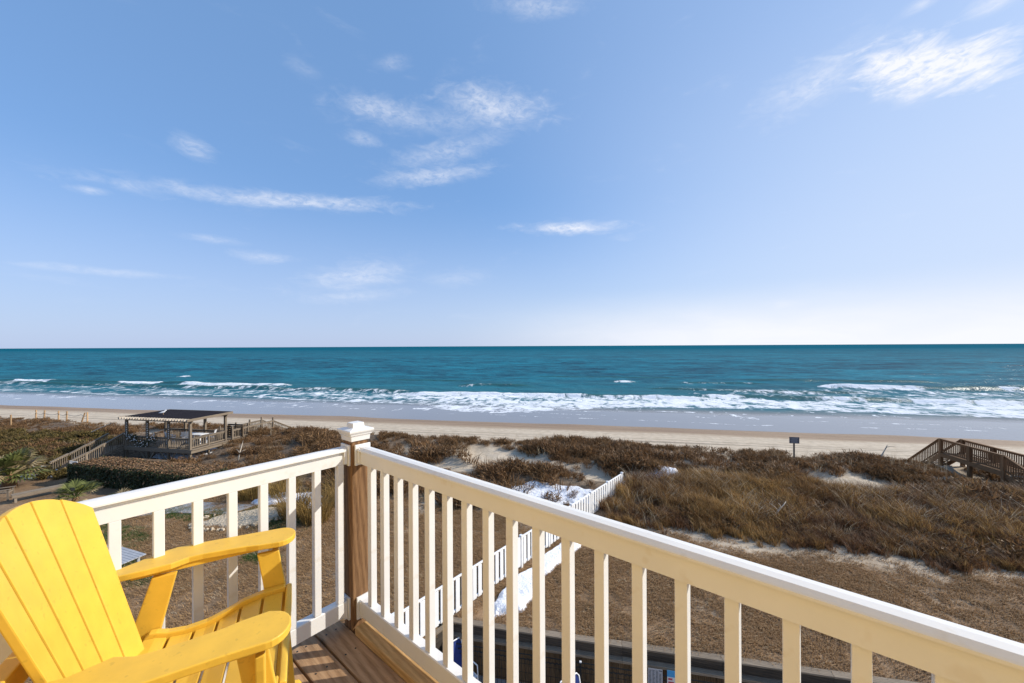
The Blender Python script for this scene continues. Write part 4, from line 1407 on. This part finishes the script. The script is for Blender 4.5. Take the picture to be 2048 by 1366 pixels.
    # white furniture on the pergola
    def pchair(x, y, rot, lab):
        p = base + Matrix.Rotation(-AL, 3, 'Z') @ Vector((x, y, dz))
        c = empty('white_chair', p, rot, lab, 'chair', 'white chairs on the pergola deck')
        for a in (-0.2, 0.2):
            for b in (-0.2, 0.2):
                MB().beam((a, b, 0), (a * 0.95, b * 0.95, 0.43), 0.04, 0.04).build('leg', MAT['white_plastic'], c)
        MB().box(-0.24, 0.24, -0.24, 0.24, 0.43, 0.47).build('seat', MAT['white_plastic'], c, 0.01)
        for k in range(4):
            MB().beam((-0.22, -0.17 + k * 0.115, 0.47), (-0.36, -0.17 + k * 0.115, 1.0), 0.09, 0.02, (1, 0, 0)).build('back_slat', MAT['white_plastic'], c)
        for b in (-0.27, 0.27):
            MB().box(-0.28, 0.22, b - 0.035, b + 0.035, 0.66, 0.69).build('arm', MAT['white_plastic'], c, 0.005)
            MB().box(0.16, 0.20, b - 0.02, b + 0.02, 0.43, 0.659).build('arm_post', MAT['white_plastic'], c)
    pchair(-3.4, 1.2, R(60), 'white chair on the pergola, leftmost of the three')
    pchair(-2.3, 1.5, R(120), 'white chair in the middle of the pergola beside the table')
    pchair(-0.6, 2.1, R(200), 'white chair at the right back corner of the pergola')
    p = base + Matrix.Rotation(-AL, 3, 'Z') @ Vector((-1.5, 1.8, dz))
    c = empty('white_table', p, -AL, 'long white table on the pergola deck', 'table')
    MB().box(-0.9, 0.7, -0.35, 0.35, 0.70, 0.74).build('tabletop', MAT['white_plastic'], c, 0.01)
    for a in (-0.75, 0.55):
        for b in (-0.27, 0.27):
            MB().box(a - 0.03, a + 0.03, b - 0.03, b + 0.03, 0, 0.699).build('leg', MAT['white_plastic'], c)
    # white bird ornament on the roof
    p = base + Matrix.Rotation(-AL, 3, 'Z') @ Vector((-3.9, 1.0, roof + 0.15))
    gl = empty('seagull', p, R(30), 'white gull standing on the dark pergola roof', 'bird')
    body = MB()
    body.tube([(-0.26, 0, 0.16), (-0.15, 0, 0.18), (0, 0, 0.20), (0.10, 0, 0.26), (0.14, 0, 0.33), (0.18, 0, 0.345), (0.245, 0, 0.325)],
              [0.012, 0.05, 0.085, 0.06, 0.045, 0.04, 0.006], 10)
    body.build('body', MAT['white_plastic'], gl, smooth=True)
    for b in (-0.03, 0.03):
        MB().tube([(0.02, b, 0.14), (0.03, b, 0.0)], 0.009, 6).build('leg', MAT['orange_post'], gl)

    # boardwalk from the pergola over the dune to the beach
    b0 = base + Matrix.Rotation(-AL, 3, 'Z') @ Vector((0, D, 0))
    w = empty('boardwalk', b0, -AL, 'weathered boardwalk leading from the pergola over the dune to the beach', 'boardwalk')
    L = 4.6
    for i in range(int(L / 0.15)):
        MB().box(-1.0, 0.25, 0.3 + i * 0.15, 0.3 + i * 0.15 + 0.14, dz - 0.04, dz).build('plank', GX, w)
    for x in (-1.0, 0.25):
        for y in (0.4, 1.9, 3.3, L):
            MB().box(x - 0.055, x + 0.055, y - 0.055, y + 0.055, -1.2, dz + 1.08).build('post', GZ, w, 0.005, 1)
        MB().box(x - 0.02, x + 0.02, 0.3, L, dz - 0.24, dz - 0.042).build('stringer', GY, w)
        baluster_run(w, (x, 0.4, 0), (x, L, 0), (z0, z0), (z1, z1), G_, 0.15)
        baluster_run(w, (x, L, 0), (x, L + 3.0, 0), (z0, z0 - 1.5), (z1, z1 - 1.5), G_, 0.17)
    for i in range(8):
        MB().box(-0.95, 0.2, L + 0.1 + i * 0.34, L + 0.4 + i * 0.34, dz - 0.16 - i * 0.17, dz - 0.12 - i * 0.17).build('step', GX, w)
    # bench with high back at the walkway
    bb = empty('bench', b0 + Matrix.Rotation(-AL, 3, 'Z') @ Vector((0.42, 1.2, dz)), -AL, 'dark slatted bench back beside the boardwalk behind the pergola', 'bench')
    MB().box(-1.5, 0.0, 0, 0.06, 0.98, 1.10).build('back_rail', MAT['dark_x'], bb)
    for i in range(5):
        MB().box(-1.5, 0.0, 0.0, 0.03, 0.12 + i * 0.17, 0.24 + i * 0.17).build('back_slat', MAT['dark_x'], bb)
    for x in (-1.45, -0.75, -0.05):
        MB().box(x - 0.04, x + 0.04, 0.031, 0.09, 0, 0.979).build('bench_post', MAT['dark_z'], bb)

    # ramp going down to the left, with curved handrail
    r0 = base + Matrix.Rotation(-AL, 3, 'Z') @ Vector((-6.3, 0.3, 0))
    rp = empty('ramp', r0, -AL, 'wooden ramp with rail descending left from the pergola to the yard', 'ramp')
    ptl = [(-0.2, -0.2, dz), (0.45, -1.9, 0.40), (0.95, -3.2, 0.1), (1.45, -4.4, -0.1)]
    for a, b in zip(ptl[:-1], ptl[1:]):
        va, vb = Vector(a), Vector(b)
        baluster_run(rp, (a[0], a[1], 0), (b[0], b[1], 0), (a[2] + 0.12, b[2] + 0.12), (a[2] + 1.0, b[2] + 0.95), MAT['gray_z'], 0.16)
        d = (vb - va).normalized(); sd = Vector((-d.y, d.x, 0)) * 1.1
        k = int((vb - va).length / 0.2)
        for i in range(k):
            q0 = va.lerp(vb, i / k); q1 = va.lerp(vb, (i + 0.9) / k)
            MB().add  # planks laid across the ramp
            m_ = MB(); m_.beam((q0 + q1) / 2 + sd * 0.02, (q0 + q1) / 2 - sd, (q1 - q0).length, 0.04); m_.build('plank', GX, rp)
        baluster_run(rp, tuple((va - sd)[:2]) + (0,), tuple((vb - sd)[:2]) + (0,), (a[2] + 0.12, b[2] + 0.12), (a[2] + 1.0, b[2] + 0.95), MAT['gray_z'], 0.16)
    for a in ptl:
        MB().box(a[0] - 0.05, a[0] + 0.05, a[1] - 0.05, a[1] + 0.05, -0.4, a[2] + 1.02).build('post', GZ, rp)


pergola()


# ------------------------------------------------------------------ right boardwalk
def right_boardwalk():
    A = Vector((29.55, 26.5, 0))
    t = empty('boardwalk', A, -AL, 'brown wooden boardwalk with stairs at both ends, far right on the dune', 'boardwalk')
    B = MAT
    dz = 0.98
    top = dz + 0.95
    L = 4.1
    wd = 1.25
    # local x along shore (to the right), local y seaward: walk runs from y=0 (sea end) to y=-L
    for i in range(int(L / 0.15)):
        MB().box(-0.05, wd + 0.05, -L + i * 0.15, -L + i * 0.15 + 0.142, dz - 0.04, dz).build('plank', B['brown_x'], t)
    for x in (-0.08, wd + 0.08):
        MB().box(x - 0.022, x + 0.022, -L, 0.0, dz - 0.26, dz - 0.005).build('rim_joist', B['brown_y'], t)
    for x in (0, wd):
        for y in (0, -L * 0.5, -L):
            MB().box(x - 0.09, x + 0.09, y - 0.09, y + 0.09, -1.2, top - 0.03).build('post', B['brown_z'], t, 0.006, 1)
        z0 = dz + 0.1
        baluster_run(t, (x, 0, 0), (x, -L, 0), (z0, z0), (top, top), B['brown_z'], 0.125, 0.04, (0.11, 0.04), B['brown_y'])
        # seaward stairs
        baluster_run(t, (x, 0.08, 0), (x, 2.6, 0), (z0, z0 - 2.1), (top, top - 2.1), B['brown_z'], 0.13, 0.04, (0.09, 0.04), B['brown_y'])
        MB().beam((x, 0.0, dz - 0.15), (x, 2.6, dz - 2.25), 0.05, 0.26).build('stringer', B['brown_y'], t)
        # landward stairs
        baluster_run(t, (x, -L - 0.08, 0), (x, -L - 2.6, 0), (z0, z0 - 1.1), (top, top - 1.1), B['brown_z'], 0.13, 0.04, (0.09, 0.04), B['brown_y'])
        MB().beam((x, -L, dz - 0.15), (x, -L - 2.6, dz - 1.2), 0.05, 0.26).build('stringer', B['brown_y'], t)
        MB().box(x - 0.07, x + 0.07, -L - 2.6, -L - 2.46, -0.6, top - 1.12).build('post', B['brown_z'], t)
        MB().box(x - 0.07, x + 0.07, 2.55, 2.69, -2.0, top - 2.12).build('post', B['brown_z'], t)
    for i in range(10):
        MB().box(0, wd, 0.12 + i * 0.26, 0.38 + i * 0.26, dz - 0.21 - i * 0.21, dz - 0.17 - i * 0.21).build('step', B['gray_x'], t)
    for i in range(7):
        MB().box(0, wd, -L - 0.45 - i * 0.34, -L - 0.12 - i * 0.34, dz - 0.18 - i * 0.15, dz - 0.14 - i * 0.15).build('step', B['gray_x'], t)


right_boardwalk()


# ------------------------------------------------------------------ sign, rope posts, driftwood on the dune
def dune_small():
    x, y = 0.7331 * 26.0, 26.0
    z = Hxy(x, y)
    s = empty('beach_sign', (x, y, z), -AL, 'small dark notice board on a post at the dune edge before the beach', 'sign')
    h0 = 2.02 - z
    MB().box(-0.045, 0.045, -0.03, 0.03, -0.3, h0 + 0.12).build('post', MAT['gray_z'], s)
    pn = MB().box(-0.30, 0.30, -0.055, -0.031, h0 - 0.22, h0 + 0.21).build('panel', MAT['sign_gray'], s, 0.004)
    for j in range(5):
        w_ = 0.22 - 0.03 * (j % 2)
        MB().box(-w_, w_, -0.058, -0.0555, h0 + 0.12 - j * 0.075, h0 + 0.145 - j * 0.075).build('print_line', MAT['sign_pale'], pn)

    # rope posts on the left dune
    posts = []
    for px, top, bot in ((21, 838, 858), (71, 820, 837), (87.5, 819, 837), (116.5, 817, 836), (132.5, 819, 837), (162, 826, 838), (174, 826, 842)):
        u = (px - 1024) / 768.0
        nn = 31.0 if px > 30 else 27.0
        y = nn / (CS + u * SN_)
        x = u * y
        posts.append((x, y, Hxy(x, y)))
    names = ['leftmost short rope post low on the left dune', 'rope post on the dune crest, first of the upper row from the left', 'rope post on the dune crest, second of the upper row from the left',
             'tallest rope post on the dune crest, third of the upper row', 'rope post on the dune crest, fourth of the upper row', 'leaning thin rope post right of the upper row', 'last rope post of the row, nearest to the pergola']
    for i, (x, y, z) in enumerate(posts):
        o = MB().tube([(0, 0, -0.4), (0, 0, 0.55), (0, 0, 1.15)], [0.065, 0.065, 0.06], 8).build('rope_post', MAT['orange_post'], None, loc=(x, y, z), rot=(0.0, 0.35 if i == 5 else 0.03 * (i % 3), 0))
        tag(o, names[i], 'post', 'rope posts on the left dune')
    rp = MB()
    seq = posts
    prs = [(0, 1), (1, 2), (2, 3), (3, 4), (4, 5), (5, 6)]
    for a, b in prs:
        p, q = Vector(seq[a]) + Vector((0, 0, 0.9)), Vector(seq[b]) + Vector((0, 0, 0.9))
        pts = [p.lerp(q, f) - Vector((0, 0, 0.22 * (1 - (2 * f - 1) ** 2))) for f in np.linspace(0, 1, 8)]
        rp.tube(pts, 0.022, 5)
    p = Vector(seq[0]) + Vector((0, 0, 0.9)); q = p + Vector((-6, -3.5, -0.6))
    rp.tube([p.lerp(q, f) - Vector((0, 0, 0.3 * (1 - (2 * f - 1) ** 2))) for f in np.linspace(0, 1, 8)], 0.022, 5)
    o = rp.build('rope', MAT['rope'])
    tag(o, 'pale rope strung between the posts on the left dune', 'rope')

    # bleached branches
    for i, (px, py, ln, ang, lab) in enumerate(((172, 872, 2.6, 0.5, 'pale straight branch lying on the left dune slope'),
                                                (475, 915, 1.4, 1.45, 'pale upright dead branch right of the pergola'),
                                                (1760, 920, 1.2, 0.9, 'pale dead twig standing in the scrub left of the right boardwalk'),
                                                (1545, 1020, 1.1, 0.8, 'bare bleached stems in the tall grass on the right'))):
        u = (px - 1024) / 768.0
        hh = CAMZ - 0.8
        y = 768 * hh / (py - 692); x = u * y
        z = Hxy(x, y) + 0.25
        r = random.Random(i)
        mb = MB()
        d = Vector((math.cos(ang), 0.2, math.sin(ang))).normalized()
        p0 = Vector((0, 0, 0))
        pts = [p0 + d * ln * f + Vector((0, 0, 0.05 * math.sin(f * 5))) for f in np.linspace(0, 1, 6)]
        mb.tube(pts, [0.045, 0.042, 0.036, 0.03, 0.024, 0.012], 7)
        for k in range(3):
            f = r.uniform(0.3, 0.8)
            q = p0 + d * ln * f
            e = q + Vector((r.uniform(-0.4, 0.4), r.uniform(-0.3, 0.3), r.uniform(0.1, 0.4)))
            mb.tube([q, (q + e) / 2 + Vector((0, 0, 0.03)), e], [0.02, 0.015, 0.006], 5)
        o = mb.build('dead_branch', MAT['pale_wood'], None, smooth=True, loc=(x, y, z))
        tag(o, lab, 'branch')


dune_small()


# ------------------------------------------------------------------ left garden
def garden():
    # clipped hedge with brown winter top and dark green sides
    hx, hy = -27.9, 24.1
    hg = empty('hedge', (hx, hy, 0), -AL - R(3), 'long clipped hedge with brown top in front of the pergola', 'hedge')
    L, D, H = 10.4, 1.9, 1.24
    r = random.Random(11)
    core = MB()
    core.box(0.1, L - 0.1, 0.1, D - 0.1, -0.1, H - 0.1)
    core.build('branches', MAT['hedge_green'], hg, 0.15, 3)
    lf = MB()
    def leaf(p, nrm, mi, sz):
        a = nrm.cross(Vector((r.gauss(0, 1), r.gauss(0, 1), r.gauss(0, 1))))
        if a.length < 1e-3: return
        a = (a.normalized() + nrm * r.uniform(-0.6, 0.7)).normalized() * sz
        b = a.cross(nrm + Vector((r.gauss(0, .4), r.gauss(0, .4), r.gauss(0, .4)))).normalized() * sz * 0.5
        lf.add([p - a, p + b, p + a, p - b], [(0, 1, 2, 3)], mi)
    for i in range(15000):
        x, y = r.uniform(0, L), r.uniform(0, D)
        bump = 0.10 * (float(vnoise(x * 1.3, y * 1.3, 3)) - 0.5)
        e = min(x, L - x, y, D - y)
        z = H - 0.18 * max(0, 1 - e / 0.3) ** 2 + bump + r.gauss(0, 0.03)
        g_ = r.random() < 0.10 + 0.5 * max(0, 1 - y / 0.5)
        leaf(Vector((x, y, z)), Vector((0, 0, 1)), 1 if g_ else 0, r.uniform(0.04, 0.075))
    for i in range(9500):
        side = r.random()
        z = r.uniform(0.0, H - 0.05)
        if side < 0.7:
            x = r.uniform(0, L); y = 0.06 * math.sin(x * 2) + r.gauss(0, 0.05); nrm = Vector((0, -1, 0.2))
        elif side < 0.85:
            x = r.gauss(0, 0.05); y = r.uniform(0, D); nrm = Vector((-1, 0, 0.2))
        else:
            x = L + r.gauss(0, 0.05); y = r.uniform(0, D); nrm = Vector((1, 0, 0.2))
        leaf(Vector((x, y, z)), nrm.normalized(), 1 if r.random() < 0.93 else 0, r.uniform(0.05, 0.09))
    lf.build('foliage', [MAT['hedge_brown'], MAT['hedge_green']], hg, fix=False)

    # palms with fans of narrow leaflets
    def palm(loc, size, nf, seed, label, dry=0.25):
        r = random.Random(seed)
        t = empty('palm', loc, r.uniform(0, 6), label, 'palm', 'small palms in the left garden')
        tk = MB()
        pts = [(0, 0, -0.1), (0.02, 0, 0.25 * size), (0, 0.02, 0.5 * size)]
        tk.tube(pts, [0.16 * size, 0.14 * size, 0.08 * size], 9)
        tk.build('trunk', MAT['brown_z'], t, smooth=True)
        for i in range(nf):
            a = 2 * math.pi * (i * 0.381966) + r.uniform(-0.2, 0.2)
            el = r.uniform(-0.15, 1.25)
            d = Vector((math.cos(a) * math.cos(el), math.sin(a) * math.cos(el), math.sin(el)))
            L = size * r.uniform(0.55, 0.85)
            mb = MB()
            p0 = Vector((0, 0, 0.45 * size))
            p1 = p0 + d * L * 0.55 - Vector((0, 0, 0.03))
            mb.tube([p0, (p0 + p1) / 2 + Vector((0, 0, 0.03)), p1], [0.018 * size, 0.014 * size, 0.010 * size], 5)
            side = d.cross(Vector((0, 0, 1))).normalized()
            upv = side.cross(d)
            nl = 13
            for k in range(nl):
                th = (k / (nl - 1) - 0.5) * 2.5
                ld = (d * math.cos(th) + side * math.sin(th)).normalized()
                ll = L * 0.62 * (1 - 0.25 * abs(th) / 1.25)
                m_ = p1 + ld * ll * 0.55 + upv * 0.03
                e = p1 + ld * ll - Vector((0, 0, 0.22 * ll))
                w = ld.cross(upv).normalized() * 0.022 * size
                mb.add([p1, m_ + w, e, m_ - w], [(0, 1, 2, 3)])
            mb.build('frond', MAT['palm_dry'] if (r.random() < dry or el < 0.0) else MAT['palm'], t, fix=False)
    palm((-30.7, 23.4, -0.35), 2.3, 46, 1, 'large spiky palm at the left edge beside the ramp', 0.3)
    palm((-23.0, 20.2, 0), 1.35, 26, 2, 'small round palm in front of the dark hedge', 0.1)
    palm((-20.4, 19.9, -0.3), 1.2, 24, 3, 'small palm half hidden by the left railing below the hedge', 0.15)

    # ornamental grasses behind the post
    def grass_clump(loc, h, rad, seed, label):
        t = empty('ornamental_grass', loc, 0, label, 'grass clump', 'ornamental grasses in the left yard')
        o = tuft('foliage', MAT['ornamental'], 420, h, rad, 0.012, 0.55, seed, 0.55)
        o2 = put('foliage', o.data, t)
        bpy.data.objects.remove(o)
    grass_clump((-11.0, 19.2, 0), 1.55, 0.55, 1, 'golden ornamental grass clump seen left of the wooden post')
    grass_clump((-9.6, 18.7, 0), 1.75, 0.60, 2, 'golden ornamental grass clump just left of the wooden post')
    grass_clump((-12.9, 21.6, 0), 1.6, 0.6, 3, 'golden ornamental grass clump behind the white snow patch')
    grass_clump((-9.3, 20.9, 0), 1.7, 0.6, 4, 'ornamental grass clump farther back behind the wooden post')
    grass_clump((-14.7, 21.5, 0), 1.3, 0.5, 5, 'brownish grass clump above the shell bed')

    # concrete path
    pa = MB().prism([(-24, 17.6), (-20, 18.9), (-17.2, 19.7), (-14.4, 19.4), (-13.8, 20.6), (-17.0, 21.0), (-20.5, 20.6), (-25, 19.8)], -0.05, 0.035).build('path', MAT['concrete'])
    tag(pa, 'pale concrete path curving past the shell bed in the left yard', None, None, 'structure')
    # shell bed
    n = 60
    u = np.linspace(-1.3, 1.3, n)
    U, V = np.meshgrid(u, u)
    X = -13.2 + U * 1.9 + V * 0.2; Y = 19.1 + V * 1.15 + U * 0.35
    m = 1 - sstep(np.sqrt(U ** 2 + V ** 2) + 0.5 * (fbm(X, Y, 5, 3) - 0.5), 0.8, 1.0)
    Z = -0.06 + 0.14 * m + 0.03 * (fbm(X * 8, Y * 8, 6, 2) - 0.5)
    o = grid_mesh('shell_bed', X, Y, Z, MAT['shell'], keep=m > 0.02)
    tag(o, 'bed of pale oyster shells beside the concrete path', 'shell bed', None, 'stuff')
    # edging stones
    r = random.Random(21)
    stone = []
    for k in range(3):
        bm = bmesh.new()
        bmesh.ops.create_icosphere(bm, subdivisions=2, radius=0.10)
        for v in bm.verts:
            v.co *= 1 + r.uniform(-0.22, 0.22); v.co.z *= 0.7
        me = bpy.data.meshes.new('edging_stone'); bm.to_mesh(me); bm.free()
        me.materials.append(MAT['shell']); stone.append(me)
    es = empty('stone_edging', (-13.2, 19.1, 0), 0, 'row of small pale stones edging the shell bed', 'stone edging')
    for i in range(36):
        a = math.pi * (0.85 + 1.45 * i / 35)
        put('stone', stone[i % 3], es, (2.15 * math.cos(a) + 0.2 * math.sin(a) + r.gauss(0, .05), 1.3 * math.sin(a) + 0.4 * math.cos(a) + r.gauss(0, .05), 0.05), (r.random() * 3, r.random() * 3, r.random() * 3), (r.uniform(0.7, 1.3),) * 3)

    # low wooden bench at the left edge
    b = empty('wooden_bench', (-27.0, 21.9, 0), R(58), 'low weathered wooden bench at the left edge by the path', 'bench')
    b.scale = (0.85, 0.95, 0.95)
    for k in range(4):
        MB().box(-1.15, 1.15, -0.24 + k * 0.125, -0.13 + k * 0.125, 0.42, 0.46).build('seat_slat', MAT['gray_x'], b, 0.005, 1)
    MB().box(-1.15, 1.15, -0.27, -0.243, 0.30, 0.455).build('apron', MAT['gray_x'], b, 0.004, 1)
    for x in (-1.0, 1.0):
        for y in (-0.19, 0.19):
            MB().box(x - 0.06, x + 0.06, y - 0.045, y + 0.045, 0, 0.419).build('leg', MAT['gray_z'], b, 0.005, 1)
        MB().box(x - 0.05, x + 0.05, -0.14, 0.14, 0.12, 0.2).build('stretcher', MAT['gray_y'], b)
    c = empty('garden_chair', (-28.5, 21.5, 0), R(35), 'weathered wooden chair beside the low bench at the left edge', 'chair')
    for k in range(4):
        MB().box(-0.25 + k * 0.13, -0.14 + k * 0.13, -0.27, 0.27, 0.40, 0.43).build('seat_slat', MAT['gray_y'], c)
        MB().beam((-0.27, -0.2 + k * 0.135, 0.42), (-0.48, -0.2 + k * 0.135, 1.0), 0.11, 0.02, (1, 0, 0)).build('back_slat', MAT['gray_z'], c)
    for y in (-0.3, 0.3):
        MB().box(0.2, 0.28, y - 0.02, y + 0.02, 0, 0.6).build('leg', MAT['gray_z'], c)
        MB().beam((-0.2, y, 0.40), (-0.55, y, 0.0), 0.03, 0.08).build('leg', MAT['gray_z'], c)
        MB().box(-0.36, 0.34, y - 0.06, y + 0.06, 0.601, 0.625).build('arm', MAT['gray_x'], c)
    # gray plank table under the deck, left
    tb = empty('plank_table', (-15.0, 14.35, 0), R(-20), 'gray plank topped table in the yard seen between the left balusters', 'table')
    for k in range(9):
        MB().box(-1.1, 1.1, -0.50 + k * 0.112, -0.395 + k * 0.112, 0.70, 0.735).build('plank', MAT['gray_plank'], tb, 0.004, 1)
    for x in (-0.8, 0.8):
        for y in (-0.4, 0.4):
            MB().box(x - 0.04, x + 0.04, y - 0.04, y + 0.04, 0, 0.699).build('leg', MAT['gray_plank'], tb)
    # white lattice panel at the foot of the ramp
    la = empty('lattice_panel', (-28.3, 24.55, 0), R(-18), 'small white lattice panel at the left end of the hedge', 'lattice')
    for k in range(7):
        MB().box(k * 0.13, k * 0.13 + 0.05, -0.012, 0.0, 0.4, 1.3).build('lattice_slat', MAT['fence_white'], la)
        MB().box(0, 0.83, 0.001, 0.012, 0.45 + k * 0.13, 0.49 + k * 0.13).build('lattice_slat', MAT['fence_white'], la)


garden()

# ------------------------------------------------------------------ snow left in the yard
def snow():
    d = math.atan2(0.7728, 0.6347)
    for i, (f, ra, rb, th, off, lab) in enumerate(((0.9, 2.7, 0.36, 0.20, 0.72, 'bank of white snow along the foot of the white fence'),
                                          (-1.35, 1.05, 0.55, 0.20, 0.95, 'broad end of the snow bank beside the fence, next to the timber wall'))):
        x = 0.2 + 0.6347 * f + 0.7728 * off
        y = 14.6 + 0.7728 * f - 0.6347 * off
        snow_patch(x, y, ra, rb, d, th, 10 + i, lab, 0.62)
    snow_patch(2.2, 21.4, 2.5, 1.0, -0.15, 0.12, 21, 'patch of snow at the foot of the dune left of the fence end', 0.72)
    snow_patch(6.9, 22.5, 1.0, 0.4, 0.5, 0.10, 22, 'small streak of snow just right of the fence end', 0.66)
    snow_patch(8.8, 23.2, 1.2, 0.75, 0.1, 0.40, 23, 'mound of snow among the golden grass right of the fence end', 0.72)
    snow_patch(-12.5, 21.3, 1.5, 0.55, 0.1, 0.20, 24, 'strip of snow behind the shell bed', 0.75)
    snow_patch(-10.8, 20.4, 0.6, 0.35, 0.1, 0.20, 26, 'small clump of snow between the ornamental grasses', 0.75)
    snow_patch(-32.0, 26.0, 1.9, 0.8, -0.3, 0.22, 25, 'snow beside the ramp at the left edge', 0.75)
snow()

SC.cycles.use_denoising = True
SC.cycles.max_bounces = 6
